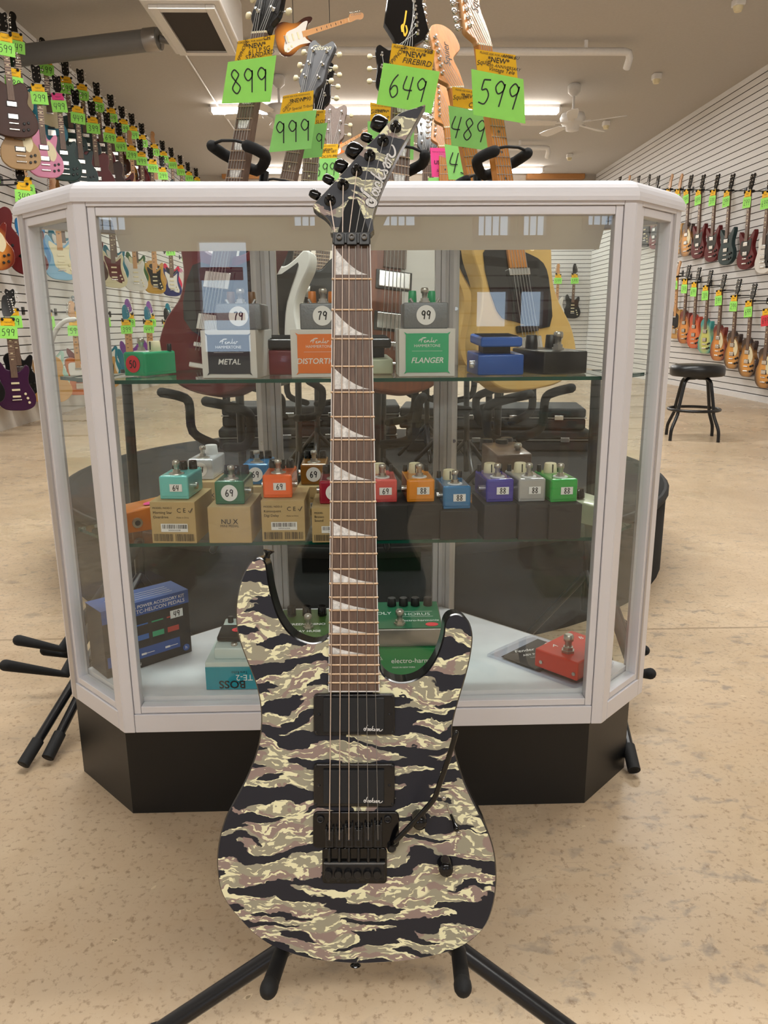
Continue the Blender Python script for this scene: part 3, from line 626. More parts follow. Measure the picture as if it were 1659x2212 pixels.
YTOP = 1.33
treadle(608, 782, ZU, .085, .12, .042, '701c24', '18181a', 'dark red treadle pedal between the two white boxes', -3, .006)
treadle(812, 785, ZU, .06, .1, .026, 'b7bda2', '1b1b1c', 'cream pedal with a black treadle right of the guitar neck', 4, .022)
YTOP = 1.36
box_pedal(1146, 786, ZU, .05, .1, .032, 'a83c1e', 'plain orange red pedal between the blue and black ones', 6, 0)
YTOP = 1.29
t = box_pedal(1222, 797, ZU, .085, .11, .038, '111112', 'black effect pedal at the right end of the top shelf', 18, .004)
for x in (-.018, .022): mb = MB(); knob(mb, x, .085, .04, .011, .024, 'black'); mb.obj('knob', t)
footswitch(t, .008, .04, .039, 1.35)
# ------------------------------------------------------------------ counter floor
ZD = .2335
A, B, C3 = P(232, 1466, Z=ZD), P(415, 1407, Z=ZD), P(192, 1437, Z=ZD); hh = P(411, 1273, Y=B.y).z-ZD
u = (B-A); L = u.length; u.normalize(); n = V((u.y, -u.x, 0)); dp = .07
t = thing('accessory_box', 'blue and black power accessory box for pedals in the left corner', 'box', basis(A, u, -n, (0, 0, 1)))
mat('print_blue', '1f4d96', .45); mat('print_black', '17171c', .45); mat('p_yellow', 'c4b13c', .5); mat('p_cyan', '2a62ae', .5); mat('p_green', '2f9c70', .5); mat('p_red', 'b53c34', .5)
mb = MB(); mb.box((L/2, dp/2, hh/2), (L, dp, hh), 'print_black', .001); mb.box((L/2, dp/2, hh-.0004), (L+.001, dp+.001, .0012), 'print_blue')
X = T(0, -.0004, 0, 90)
def q2(x0, x1, y0, y1, m, z=.0002, T_=X): mb.quad([(x0, y0, z), (x1, y0, z), (x1, y1, z), (x0, y1, z)], m, T_)
q2(0, L, hh*.8, hh, 'print_blue'); q2(.02*L, .86*L, hh*.14, hh*.3, 'print_blue')
mb.text('AUDIO & POWER ACCESSORY KIT', .0088, 'paper_white', X @ T(L*.95, hh*.93), 'RIGHT', .0006, 0, .008); mb.text('FOR TC-HELICON PEDALS', .0105, 'paper_white', X @ T(L*.95, hh*.855), 'RIGHT', .0006)
for k, c in enumerate(('p_yellow', 'p_cyan', 'p_green', 'p_red')):
    x = L*(.25+.18*k); q2(x-.013, x+.013, hh*.34, hh*.66, 'ink', .0004); q2(x-.012, x+.012, hh*.42, hh*.5, c, .0006); q2(x-.012, x+.012, hh*.645, hh*.665, c, .0007)
    mb.prism([(math.cos(a*.5)*.007+x, math.sin(a*.5)*.004+hh*.56) for a in range(12)], .0004, .0006, c, T=X) if 0 else None
mb.text('KIT INCLUDES', .006, 'paper_white', X @ T(L*.12, hh*.27), 'LEFT', .0006)
for x in (.2, .42, .7): mb.ribbon([(L*x, hh*.2), (L*(x+.13), hh*.2)], .0012, 'paper_white', X, .0006); q2(L*x-.004, L*x+.006, hh*.185, hh*.215, 'paper_white', .0007)
mb.text('TC-HELICON', .0085, 'paper_white', X @ T(L*.1, hh*.06), 'LEFT', .0006); mb.prism([(L*.93+math.cos(a*.4)*.007, hh*.1+math.sin(a*.4)*.007) for a in range(16)], .0002, .0006, 'print_blue', T=X); mb.text('h', .009, 'paper_white', X @ T(L*.93, hh*.1), 'CENTER', .0008)
for k in range(4): mb.ribbon([(L*.15, dp*(.2+.15*k)), (L*.85, dp*(.2+.15*k))], .0014, 'paper_white', T(0, 0, hh+.0006))
mb.obj('carton', t); sticker(t, '49', 'rect', L*.84, hh*.68, -.0012, .011)
# white echo pedal on its teal box
mat('teal_card', '138a9c', .5); mat('echo_white', 'c3d0cd', .35, coat=.3)
def boss_deco(mb, X, W, Hh):
    mb.quad([(-W/2, -Hh/2, .0003), (W/2, -Hh/2, .0003), (W/2, Hh*.34, .0003), (-W/2, Hh*.34, .0003)], 'teal_card', X); Y_ = X @ T(0, 0, 0, 0, 0, 180)
    mb.text('BOSS', .021, 'ink', Y_ @ T(.002, Hh*.3), 'CENTER', .0006, 0, .02); mb.text('TE-2', .016, 'paper_white', Y_ @ T(-.02, Hh*.05), 'CENTER', .0006); mb.text('Tera Echo', .007, 'ink', Y_ @ T(-.012, -Hh*.14), 'CENTER', .0006)
ctn(502, 1431, .098, .12, .052, 'echo_white', 'teal and white pedal box standing upside down on the counter floor', -1, None, boss_deco, ZD)
t = box_pedal(505, 1425, ZD+.052, .07, .115, .022, 'w', 'white echo pedal with black treadle on its teal box', -1, .012, use_mat='echo_white')
q = MB(); q.box((-.002, .045, .0305), (.06, .05, .008), 'black_rubber', .002, T=T(0, 0, 0, 5)); q.obj('treadle', t)
q = MB(); q.prism([(math.cos(a*.4)*.011, math.sin(a*.4)*.008) for a in range(16)], 0, .0005, 'tag_red', T=T(.002, .043, .0395, 5)); q.hand('199', .008, 'ink', T(.002, .043, .0402, 5)); q.obj('price_sticker', t)
q = MB(); q.text('Tera', .009, 'ink', T(-.008, .076, .0335, 6)); q.obj('lettering', t)
for x in (-.022, -.006, .01, .026): q = MB(); knob(q, x, .099, .032, .0055, .012, 'black'); q.obj('knob', t)
q = MB(); knob(q, 0, .012, .022, .006, .006, 'nickel'); q.obj('thumb_screw', t)
# electric green chorus pedal on its box
mat('ehx_green', '157a3e', .4); mat('ehx_face', '14603f', .4)
def ehx_deco(mb, X, W, Hh): mb.text('electro-harmonix', .0135, 'paper_white', X @ T(-.026, Hh*.05), 'LEFT', .0005); mb.text('MADE IN NEW YORK', .0045, 'paper_white', X @ T(-.024, -Hh*.2), 'LEFT', .0005); [mb.ribbon([(-.05+.006*math.cos(a)*k, .006*math.sin(a)*k+Hh*.1) for a in (0, 1, 2, 3, 4, 5)], .0008, 'paper_white', X, .0005) for k in (.5, .9, 1.3)]
ctn(875, 1402, .15, .12, .052, 'ehx_green', 'green lettered pedal box between the guitar horns', 0, None, ehx_deco, ZD)
t = box_pedal(876, 1398, ZD+.052, .14, .11, .036, 'x', 'grey chorus pedal with a green face and four black knobs', 0, .012, use_mat='brushed')
q = MB(); X = T(0, 0, .0363, 6.22); q.box((0, .055, .0004), (.135, .106, .0012), 'ehx_face', T=X)
q.text('CHORUS', .015, 'paper_white', X @ T(.02, .055), 'CENTER', .0014, 0, -.01); q.text('POLY', .015, 'paper_white', X @ T(-.042, .06), 'CENTER', .0014); q.text('electro-harmonix', .0105, 'paper_white', X @ T(.028, .03), 'CENTER', .0014)
for y in (.046, .066): q.ribbon([(-.01, y), (.055, y)], .0008, 'paper_white', X, .0014)
q.prism([(.05+math.cos(a*.4)*.012, .014+math.sin(a*.4)*.007) for a in range(16)], .001, .0018, 'tag_red', T=X); q.obj('face_plate', t)
for x in (-.022, .001, .024, .049): q = MB(); knob(q, x, .094, .045, .009, .018, 'black'); q.obj('knob', t)
footswitch(t, -.01, .018, .038, 1.3)
mat('olive_green', '3d5c22', .35, .3)
ctn(655, 1396, .1, .12, .06, 'black_card', 'black pedal box under the olive green pedal beside the neck', 0, None, None, ZD)
t = box_pedal(657, 1388, ZD+.06, .1, .11, .012, 'y', 'olive green overdrive pedal seen through the left horn cutaway', 0, .012, use_mat='olive_green')
q = MB(); X = T(0, 0, .0125, 6.22); q.text('GREEN RHINO', .011, 'paper_white', X @ T(.002, .045), 'CENTER', .0008, 0, .02); q.text('WAY HUGE', .010, 'paper_white', X @ T(.004, .018), 'CENTER', .0008, 0, .02)
q.prism([(-.032+math.cos(a*.4)*.009, .03+math.sin(a*.4)*.007) for a in range(16)], .0002, .0009, 'tag_red', T=X); q.obj('lettering', t)
for x in (-.03, 0, .03): q = MB(); knob(q, x, .085, .02, .009, .02, 'black_gloss'); q.obj('knob', t)
footswitch(t, .006, .032, .016, 1.2)
# red switch pedal in its blister pack
A, B, D = P(1056, 1413, Z=ZD+.004), P(1250, 1487, Z=ZD+.004), P(1140, 1367, Z=ZD+.004); u = (B-A).normalized(); v = V((-u.y, u.x, 0))
t = thing('blister_pack', 'clear blister pack with a black card and price sticker 69', 'blister pack', basis(A-V((0, 0, .004)), u, v, (0, 0, 1))); L2 = (D-A).dot(v)
q = MB(); q.prism(cr([(0, 0), (.02, -.002), (.17, 0), (.196, .01), (.2, L2/2), (.196, L2-.01), (.17, L2), (.03, L2), (.005, L2*.95), (0, L2/2)], 3), 0, .006, 'blister'); q.obj('shell', t)
q = MB(); q.box((.068, L2/2, .003), (.09, L2*.86, .0012), 'print_black', .0004); X = T(.07, L2/2, .0066)
q.quad([(.0, L2*.4, 0), (.052, L2*.43, 0), (.052, L2*.2, 0), (-.03, L2*.43, 0)], 'tag_red', T(.07, L2/2, .0042)) 
q.text('Fender', .015, 'paper_white', X @ T(-.028, -.012, 0, 0, 0, 62), 'CENTER', 0, .2); q.text('ABY Pedal', .010, 'paper_white', X @ T(-.006, -.014, 0, 0, 0, 62), 'CENTER'); q.text('Footswitch for two amps', .004, 'paper_white', X @ T(.01, -.012, 0, 0, 0, 62), 'CENTER'); q.obj('card', t)
q = MB(); q.prism([(math.cos(a*.4)*.013, math.sin(a*.4)*.013) for a in range(16)], 0, .0006, 'paper_white', T=T(.065, L2*.83, .007)); q.hand('69', .013, 'ink', T(.065, L2*.83, .0078, 0, 0, -10), 0, .12); q.obj('price_sticker', t)
mat('switch_red', 'bf3320', .4)
t = thing('switch_pedal', 'red two channel footswitch pedal lying on the blister pack', 'effect pedal', basis(A+u*.1+v*.01+V((0, 0, .0035)), u, v, (0, 0, 1)))
q = MB(); q.box((.046, (L2-.02)/2, .02), (.092, L2-.02, .036), 'switch_red', .003); q.obj('housing', t)
for x, y, s in ((.02, .035, 'A'), (.035, L2*.72, 'B'), (.07, L2*.6, 'ABY')): MB().text(s, .016 if len(s) < 2 else .007, 'paper_white', T(x, y, .0386, 0, 0, 55)).obj('lettering', t)
footswitch(t, .052, .03, .038, 1.5)
q = MB()
for x in (.015, .085): q.tube([(x, -.0, .015), (x, -.002, .015)], .0035, 'nickel', 8)
q.obj('screw', t)
# ------------------------------------------------------------------ the camouflage guitar on its stand in front of the counter
ZG = 0.84                                   # distance of the guitar's face from the lens along the view axis; its face leans back 14 degrees
def Gp(px, py, w=0.0):
    """point of the guitar seen at a pixel, w metres in front of its face (guitar frame)"""
    k = (ZG-w)/F; return V(((px-CX)*k, (CY-py)*k, w))
GB0 = Gp(774, 2081)
GM = M.Translation(CAMP+FWD*ZG) @ CAMR.to_4x4() @ M.Translation(V((GB0.x, GB0.y, 0)))
OFF = M.Translation(V((-GB0.x, -GB0.y, 0)))
hero = thing('electric_guitar', 'tiger-camouflage electric guitar with black hardware on a stand before the counter', 'guitar', GM)
def gmb(): m = MB(); m.T = OFF.copy(); return m
def G2(pts): return [(q.x, q.y) for q in (Gp(a, b) for a, b in pts)]
mat('camo_side', '09090a', .2, coat=.3)
BODY = [(709,1379),(694.6,1387.7),(674.7,1391.6),(654.8,1387),(635,1377.7),(619,1363),(603,1339),(593,1315),(585,1287.4),(579,1259.6),(575,1231.7),(571.3,1215.8),(561.3,1206.3),(549.4,1208.6),(537.5,1221.8),(525.5,1245.6),(516.4,1275.5),(511.6,1307.3),(511.6,1339),(515.6,1371),(525.5,1402.8),(539.5,1438.6),(553.4,1474.4),(561.3,1506.2),(565.3,1538),(565.3,1570),(561.3,1601.7),(551.4,1637.5),(535.5,1677.3),(519.6,1709),(503.7,1738),(487.7,1770),(475.8,1811),(470.6,1851),(471.8,1886.7),(477.8,1922.5),(493.7,1954),(519.6,1986),(551.4,2018),(591,2044),(631,2060),(678.7,2072),(726.4,2078),(774,2081),(822,2079),(869.6,2075.7),(917.4,2068),(957,2059),(993,2046),(1024.8,2025),(1048.6,1998),(1062.6,1962),(1069.3,1922.5),(1070.5,1882.8),(1066.5,1843),(1056.6,1807),(1040.7,1771.4),(1020.8,1731.6),(1000.9,1688),(986,1642),(977,1604),(975,1574),(981,1542),(991,1506.2),(1002.9,1466.4),(1012.8,1426.6),(1018.8,1386.9),(1017.6,1363),(1010.8,1343),(999,1332),(985,1328),(971,1333),(963,1347),(960.3,1371),(953,1398.8),(941.2,1426.6),(921.3,1454.5),(897.5,1470.4),(869.6,1476.4),(845.8,1472.4),(827.9,1460.4),(820,1446.5),(816,1395)]
mb = gmb(); o2 = G2(BODY)
sm = [tuple(q) for q in cr(o2[:-1], 3, False)]+[o2[-1]]
n = len(sm); A2 = sum(sm[i][0]*sm[(i+1) % n][1]-sm[(i+1) % n][0]*sm[i][1] for i in range(n))
if A2 < 0: sm = sm[::-1]
# rounded black edge, camouflage face
def offs(o, d):
    r = []; n = len(o)
    for i in range(n):
        t = V(o[(i+1) % n])-V(o[i-1]); t = t.normalized() if t.length > 1e-9 else V((1, 0)); r.append((o[i][0]-t.y*d, o[i][1]+t.x*d))
    return r
rings = [(0, -.0005), (-.0012, -.0022), (-.0012, -.040), (.001, -.0435), (.003, -.045)]
R = [[(q[0], q[1], z) for q in offs(sm, d)] for d, z in rings]
for a, b in zip(R, R[1:]): mb.add(a+b, [(i, (i+1) % n, (i+1) % n+n, i+n) for i in range(n)], 'camo_side', True)
fr = offs(sm, .0004); mb.add([(q[0], q[1], 0) for q in fr]+R[0], [(i, (i+1) % n, (i+1) % n+n, i+n) for i in range(n)], 'camo_side', True)
mb.add([(q[0], q[1], 0) for q in fr], [list(range(n))], 'tiger_camo'); mb.add(R[-1], [list(range(n))[::-1]], 'camo_side'); mb.obj('body', hero)
# neck and fretboard
NX = lambda y: (718.5+(710.3-718.5)*(y-532)/960, 800.5+(820-800.5)*(y-532)/960)
FB = .0062
def Gw(px, py, w): return tuple(Gp(px, py, w))
mb = gmb(); pr_ = []
for y in (500, 532, 900, 1250, 1492):
    a, b = NX(y); A, B = Gp(a+1, y, 0), Gp(b-1, y, 0); c = (A+B)/2; r = (B-A).length/2; back = .020 if y < 1200 else .024
    pr_.append([(c.x-r*math.cos(t), c.y, -.002-back*math.sin(t)) for t in [k*math.pi/10 for k in range(11)]])
for a, b in zip(pr_, pr_[1:]): mb.add(a+b, [(i, i+1, i+12, i+11) for i in range(10)], 'camo_side', True)
mb.obj('neck', hero)
mb = gmb(); (a0, b0), (a1, b1) = NX(532), NX(1492); z = FB
for (x0, x1, m_) in ((0, 1.8, 'paper_white'), (1.8, None, 'rosewood')):
    if x1: 
        for s in (0, 1):
            tl, bl = (a0, a1) if s == 0 else (b0-x1, b1-x1)
            mb.prism(G2([(bl, 1492), (bl+x1, 1492), (tl+x1, 532), (tl, 532)]), 0, z, m_, smooth=False)
        mb.prism(G2([(a1+x1, 1492), (b1-x1, 1492), (b1-x1, 1489.5), (a1+x1, 1489.5)]), 0, z, m_, smooth=False)
    else: mb.prism(G2([(a1+1.8, 1489.5), (b1-1.8, 1489.5), (b0-1.8, 532), (a0+1.8, 532)]), 0, z, m_, smooth=False)
mb.obj('fretboard', hero); fbo = [o for o in hero.children if o.name.startswith('fretboard')][0]
FY = [532+1257*(1-2**(-k/12)) for k in range(25)]
for y in FY[1:]:
    mb = gmb(); a, b = NX(y); mb.tube([Gp(a+.5, y, z+.0004), Gp(b-.5, y, z+.0004)], .00125, 'fret_metal', 8, round_=True); mb.obj('fret', fbo)
for k in (1, 3, 5, 7, 9, 12, 15, 17, 19, 21):
    y0, y1 = FY[k-1], FY[k]; h = y1-y0; a, b = NX(y1); tp = y0+h*.13; bt = y1-h*.05-2; L = b-a-16; x = a+8
    pts = [(x, bt), (x+L, bt)]+[(x+L*(1-t), bt-(bt-tp)*(t**1.9*.75+t*.25)) for t in (.15, .3, .45, .6, .75, .9)]+[(x, tp)]
    mb = gmb(); mb.prism(G2(pts), z-.001, z+.0001, 'pearl', smooth=False); mb.obj('inlay', fbo)
# headstock, angled back
def hw(px, py): return -.004-max(0, (525-py))*.00006
def Gh(px, py, dw=0.0): return Gp(px, py, hw(px, py)+dw)
HS = [(720,507),(717.2,490),(709.4,476.5),(697.9,465),(684.4,456.6),(676.3,448.6),(675.8,444),(681.5,436),(692,424.5),(723,391.7),(755.7,355),(786.6,320),(813.6,293.3),(838.7,264.4),(856,249),(871.5,240.3),(896.6,232.5),(917,227.5),(915.9,232),(890.8,277.9),(867.6,318.4),(848.3,357),(831,393.6),(817.5,428.3),(805.9,470.8),(801,505)]
hs = [tuple(q) for q in cr([V(q) for q in HS], 3)]
mb = gmb(); th = .0145; n = len(hs)
c0 = V((sum(q[0] for q in hs)/n, sum(q[1] for q in hs)/n))
ins = [V(q)+(V((0, 0)) if 0 else V((0, 0))) for q in hs]
def ring(d, dw): 
    o = offs([(q[0], -q[1]) for q in hs], d); return [tuple(Gh(q[0], -q[1], 0)+V((0, 0, dw))) for q in o]
ar = sum(hs[i][0]*-hs[(i+1) % n][1]+hs[(i+1) % n][0]*hs[i][1] for i in range(n)); sg = 1 if ar > 0 else -1
R = [ring(1.6*sg, 0), ring(0, -.0012), ring(0, -th)]
mat('camo_edge', '6d685c', .4)
for a, b, m_ in ((R[0], R[1], 'camo_edge'), (R[1], R[2], 'camo_side')): mb.add(a+b, [(i, (i+1) % n, (i+1) % n+n, i+n) if sg > 0 else (i, i+n, (i+1) % n+n, (i+1) % n) for i in range(n)], m_, False)
mb.add(R[0], [list(range(n)) if sg > 0 else list(range(n))[::-1]], 'tiger_camo'); mb.add(R[2], [list(range(n))[::-1] if sg > 0 else list(range(n))], 'camo_side'); hso = mb.obj('headstock', hero)
TRN = V((0, 1, .075)).normalized(); TN = V((0, -.075, 1)).normalized()         # directions of the tilted face
mb = gmb()
for k, st in enumerate(logo_strokes()):
    pts = cr(st, 3, False); q = [Gh(p.x, p.y, .0006) for p in pts]; wd = 7.6 if k == 0 else 4.4
    for (ww, m_, dz) in ((wd*1.45, 'ink', 0), (wd, 'paper_white', .0002)):
        L_, R_ = [], []
        for i in range(len(q)):
            t = q[min(i+1, len(q)-1)]-q[max(i-1, 0)]; t.normalize(); e = (i/(len(q)-1)); f = .55+.9*math.sin(math.pi*min(1, max(0, e)))*.5
            s_ = V((-t.y, t.x, 0))*ww*f*ZG/F/2; L_.append(tuple(q[i]+s_+V((0, 0, dz)))); R_.append(tuple(q[i]-s_+V((0, 0, dz))))
        m2 = len(L_); mb.add(L_+R_, [(i, i+m2, i+1+m2, i+1) for i in range(m2-1)], m_)
mb.obj('logo', hso, 'white script lettering')
mb = gmb(); tc = [(754,430),(771,430),(797.5,500),(798,507),(728,507),(744,450)]
mb.add([tuple(Gh(a, b, .0015)) for a, b in tc]+[tuple(Gh(a, b, -.001)) for a, b in tc], [[0,5,4,3,2,1]]+[(i, (i+1) % 6, (i+1) % 6+6, i+6) for i in range(6)], 'black_rubber'); mb.obj('truss_rod_cover', hso)
POST = [(712.9,434),(741.3,400.4),(770.8,369.5),(799,337.7),(827.5,305.8),(854.7,276)]
BTN = [(684,422.5,.0125,.009),(713,389.7,.0125,.009),(740.3,360.8,.0145,.013),(769.2,328,.0175,.016),(795.3,299,.0125,.009),(823.3,269,.0175,.016)]
for (px, py), (bx, by, bl, bw) in zip(POST, BTN):
    c = Gh(px, py); mb = gmb(); X = M.Translation(c) @ V((0, 0, 1)).rotation_difference(TN).to_matrix().to_4x4()
    mb.lathe([(.0066, 0), (.0066, .001), (.0058, .0018), (.0048, .0022), (.0046, .003), (.0026, .0034)], 'black_gloss', 24, X)
    mb.lathe([(.0026, .003), (.0026, .009), (.0022, .0095), (.0022, .0115), (.0029, .0122), (.0029, .0155), (.0018, .0165)], 'black_gloss', 16, X)
    t = mb.obj('tuning_machine', hero)
    e = Gh(bx, by, -.008); d = (e-c); d.z = 0; d.normalize(); mb = gmb(); g0 = c+V((0, 0, -.011))
    mb.tube([g0, e-d*.002], .0022, 'black_gloss', 10)
    yax = d.cross(V((0, 0, 1))); X = basis(e+d*.002, d, yax, (0, 0, 1))
    mb.lathe([(.2*bw*.6, -bl*.5), (bw*.52, -bl*.42), (bw*.6, -bl*.1), (bw*.6, bl*.25), (bw*.5, bl*.48), (bw*.2, bl*.55)], 'black_gloss', 14, X @ T(0, 0, 0, 0, 90) @ M.Diagonal((.62, 1, 1, 1)))
    mb.obj('tuner_button', t)
# locking nut
mb = gmb(); A = Gp(719.2, 531, 0); B = Gp(800.6, 507, 0); c = (A+B)/2
mb.box((c.x, c.y, .004), (B.x-A.x, abs(B.y-A.y), .0085), 'black', .0008); nut = mb.obj('locking_nut', hero)
for x in (733, 760, 787):
    q = Gp(x, 514, .009); mb = gmb(); mb.box((q.x, q.y-.002, .0095), (.0115, .0125, .004), 'black', .0008)
    mb.lathe([(.0033, .0115), (.0033, .0145), (.0019, .0145), (.0019, .0125)], 'grey_duct', 16, T(q.x, q.y, 0)); mb.obj('string_clamp', nut)
# pickups
def logo_small(mb, cx, cy, wpx, m='paper_white', w=0.0):
    st = logo_strokes(); a = math.atan2(-(300+190/13.82)+(300+1985/13.82), (770+1070/13.82)-(770+420/13.82)); ca, sa = math.cos(a), math.sin(a)
    allp = [[((x*ca-(-y)*-sa), (-x*sa+(-y)*ca)) for x, y in s_] for s_ in st]; allp = [[(x*ca+(-y)*sa, -x*sa+(-y)*ca) for x, y in s_] for s_ in st]
    xs = [p[0] for s_ in allp for p in s_]; ys = [p[1] for s_ in allp for p in s_]; k = wpx/(max(xs)-min(xs)); mx, my = (max(xs)+min(xs))/2, (max(ys)+min(ys))/2
    for s_ in allp:
        pts = cr([((x-mx)*k+cx, cy-(y-my)*k) for x, y in s_], 2, False); q = [Gp(p.x, p.y, w) for p in pts]
        mb.ribbon([(p.x, p.y) for p in q], .0007, m, None, w)
def rrect(x0, y0, x1, y1, r, w=0):
    p = []
    for cx, cy, a in ((x1-r, y1-r, 0), (x0+r, y1-r, 90), (x0+r, y0+r, 180), (x1-r, y0+r, 270)):
        p += [(cx+r*math.cos(math.radians(a+b)), cy+r*math.sin(math.radians(a+b))) for b in (0, 30, 60, 90)]
    return p
mat('pickup_matte', '17181b', .7); mat('gloss_navy', '07070d', .12, coat=.5)
def gbox(mb, x0, y0, x1, y1, w0, w1, m, r=.002, bev=.0006):
    A, B = Gp(x0, y1, w1), Gp(x1, y0, w1); mb.prism(rrect(A.x, A.y, B.x, B.y, r), w0, w1, m, bev=bev)
for (y0, y1, c0_, c1_) in ((1499, 1588, 1508, 1582), (1650, 1743, 1664, 1737)):
    mb = gmb(); gbox(mb, 677, y0, 853, y1, -.001, .0045, 'gloss_navy', .004, .0012)
    for x, y in ((682, y0+5), (848, y0+5), (682, y1-6), (848, y1-6), (689, (y0+y1)/2), (841, (y0+y1)/2)):
        q = Gp(x, y, .0045); mb.lathe([(.0018, .0044), (.0014, .0055), (.0006, .0055)], 'black_metal', 10, T(q.x, q.y, 0))
    p_ = mb.obj('pickup', hero); mb = gmb(); gbox(mb, 698, c0_, 830, c1_, .003, .0085, 'pickup_matte', .001, .0008); logo_small(mb, 806, c1_-9, 40, 'paper_white', .0088); mb.obj('pickup_cover', p_)
# tremolo bridge
mb = gmb(); gbox(mb, 676, 1754, 862, 1832, -.002, .003, 'black_gloss', .005, .001); gbox(mb, 696, 1832, 836, 1909, -.002, .0015, 'black_gloss', .004, .0008)
gbox(mb, 699, 1865, 832, 1903, .0, .006, 'black_metal', .001, .0015); mb.tube([Gp(699, 1865, .0065), Gp(832, 1865, .0065)], .0008, 'grey_duct', 8)
for x in (692.5, 837.5):
    q = Gp(x, 1769, .003); mb.lathe([(.0042, .002), (.0042, .0055), (.0034, .006), (.0022, .006), (.0022, .004)], 'black_metal', 20, T(q.x, q.y, 0))
br = mb.obj('bridge', hero)
SX0 = [724, 740, 754, 768, 781, 794]; SX1 = [711.4, 733, 753.7, 774.4, 795.6, 816.7]
for i, x in enumerate(SX1):
    mb = gmb(); up_ = (6, 6, -2, 3, -3, -8)[i]
    gbox(mb, x-9, 1790+up_, x+9, 1832, .002, .0075, 'black_metal', .0008, .0006)
    for s in (-1, 1): gbox(mb, x+s*7-2, 1786+up_, x+s*7+2, 1803+up_, .003, .011, 'black_metal', .0004, .0004)
    q = Gp(x, 1782-abs(up_)*.5, .004); mb.lathe([(.0022, .002), (.0022, .0055), (.0012, .0055), (.0012, .004)], 'black_metal', 12, T(q.x, q.y, 0))
    gbox(mb, x-4, 1815, x+4, 1828, .0075, .0085, 'black_gloss', .0004, .0003)
    a, b = Gp(x, 1834, .006), Gp(x, 1860, .006); mb.tube([a, b], [.0016, .0019], 'black_metal', 10, round_=True)
    q = Gp(x-2, 1886, .006); mb.lathe([(.0045, .0055), (.0045, .0105), (.0038, .0112)], 'black_metal', 14, T(q.x, q.y, 0))
    q = Gp(x-2, 1899, .004); mb.lathe([(.002, .003), (.002, .0065)], 'black_metal', 10, T(q.x, q.y, 0)); mb.obj('saddle', br)
mb = gmb(); arm = [(846,1826,.006),(852,1818,.014),(860,1811,.018),(890,1780,.022),(920,1747,.027),(933,1732,.03),(941,1719,.032),(950,1692,.036),(970,1634,.043),(985,1583,.048)]
mb.tube(cr([Gp(*q) for q in arm], 4, False), .0029, 'black_gloss', 14, round_=True); q = Gp(846, 1826, 0); mb.lathe([(.005, .003), (.005, .008), (.0035, .01)], 'black_metal', 16, T(q.x, q.y, 0)); mb.obj('tremolo_arm', hero)
# knobs, switch, strap buttons
for (bx, by) in ((905, 1765), (961, 1864)):
    q = Gp(bx, by, 0); mb = gmb(); mb.lathe([(.0088, 0), (.0085, .004), (.0078, .016), (.0074, .0175), (.004, .019), (.001, .0192)], 'black_gloss', 28, T(q.x, q.y, 0)); mb.obj('knob', hero)
mb = gmb(); q = Gp(959, 1725, 0); mb.lathe([(.0028, 0), (.0024, .0012), (.001, .0014)], 'nickel', 14, T(q.x, q.y, 0)); q = Gp(990, 1800, 0); mb.lathe([(.0028, 0), (.0024, .0012), (.001, .0014)], 'nickel', 14, T(q.x, q.y, 0))
mb.tube([Gp(965, 1737, .0006), Gp(984, 1787, .0006)], .0012, 'nickel', 8); mb.tube([Gp(974, 1760, .001), Gp(982, 1778, .008), Gp(986, 1790, .014)], [.0014, .002, .0034], 'black_gloss', 12, round_=True); mb.obj('pickup_switch', hero)
mb = gmb(); a = Gp(577, 1205, -.02); b = Gp(580, 1190, -.02)
mb.tube([a, a+(b-a)*.5, b, b+(b-a)*.12], [.0035, .003, .0068, .006], 'black_gloss', 16); mb.obj('strap_button', hero)
mb = gmb(); a = Gp(768, 2077, -.022); b = Gp(768, 2085, -.022); mb.tube([a-V((0, -.004, 0)), a, b], [.0035, .003, .0062], 'black_gloss', 16); mb.obj('strap_button', hero)
# strings
for i in range(6):
    r = (.0007, .00062, .00055, .00042, .00036, .0003)[i]; m_ = 'string_wound' if i < 3 else 'string_steel'
    mb = gmb(); p0 = Gh(*POST[i], .0135)
    if i < 6: mb.tube([Gp(SX1[i], 1814, .0095), Gp(SX0[i], 531, .0085)], r, m_, 6); mb.tube([Gp(SX0[i], 505, .0065), p0], r, m_, 6)
    mb.obj('string', hero)
# the stand that carries it
st = thing('guitar_stand', 'black tubular stand holding the camouflage guitar by its lower bout', 'guitar stand', T(0, 1.0, 0), 'black guitar stands')
iST = st.matrix_world.inverted()
def smb(): m = MB(); m.T = iST.copy(); return m
def Gworld(px, py, w): return CAMP + CAMR @ (V((0, 0, -ZG))+Gp(px, py, w))
yk = [Gworld(612, 2052, -.055), Gworld(985, 2050, -.055)]
legs_px = [(190, 2330), (1400, 2350)]
for k, (top, tip, leg) in enumerate(zip([(612, 2062), (990, 2062)], [(580, 2138), (1000, 2134)], legs_px)):
    a = Gworld(top[0]+(0 if k else -2), top[1]-10, -.05); b = Gworld(tip[0], tip[1], .035)
    mb = smb(); mb.tube([a, a*.5+b*.5, b], .0088, 'black_rubber', 16, round_=True); mb.tube([b-(b-a).normalized()*.008, b], .0096, 'black_rubber', 16, round_=True); mb.obj('body_rest', st)
    s = Gworld(top[0]+(12 if k else -12), top[1]-4, -.075); e = P(leg[0], leg[1], Z=.012)
    d = (e-s).normalized(); mb = smb(); mb.tube([s-d*.03, e-d*.03], .0105, 'black_metal', 20); mb.tube([e-d*.09, e], .0125, 'black_rubber', 20, round_=True); mb.obj('leg', st)
mb = smb(); m0 = (yk[0]+yk[1])/2; back = V((0, .0, 0)); mb.tube([yk[0], yk[0]+V((.04, .05, .01)), yk[1]+V((-.04, .05, .01)), yk[1]], .0095, 'black_metal', 14)
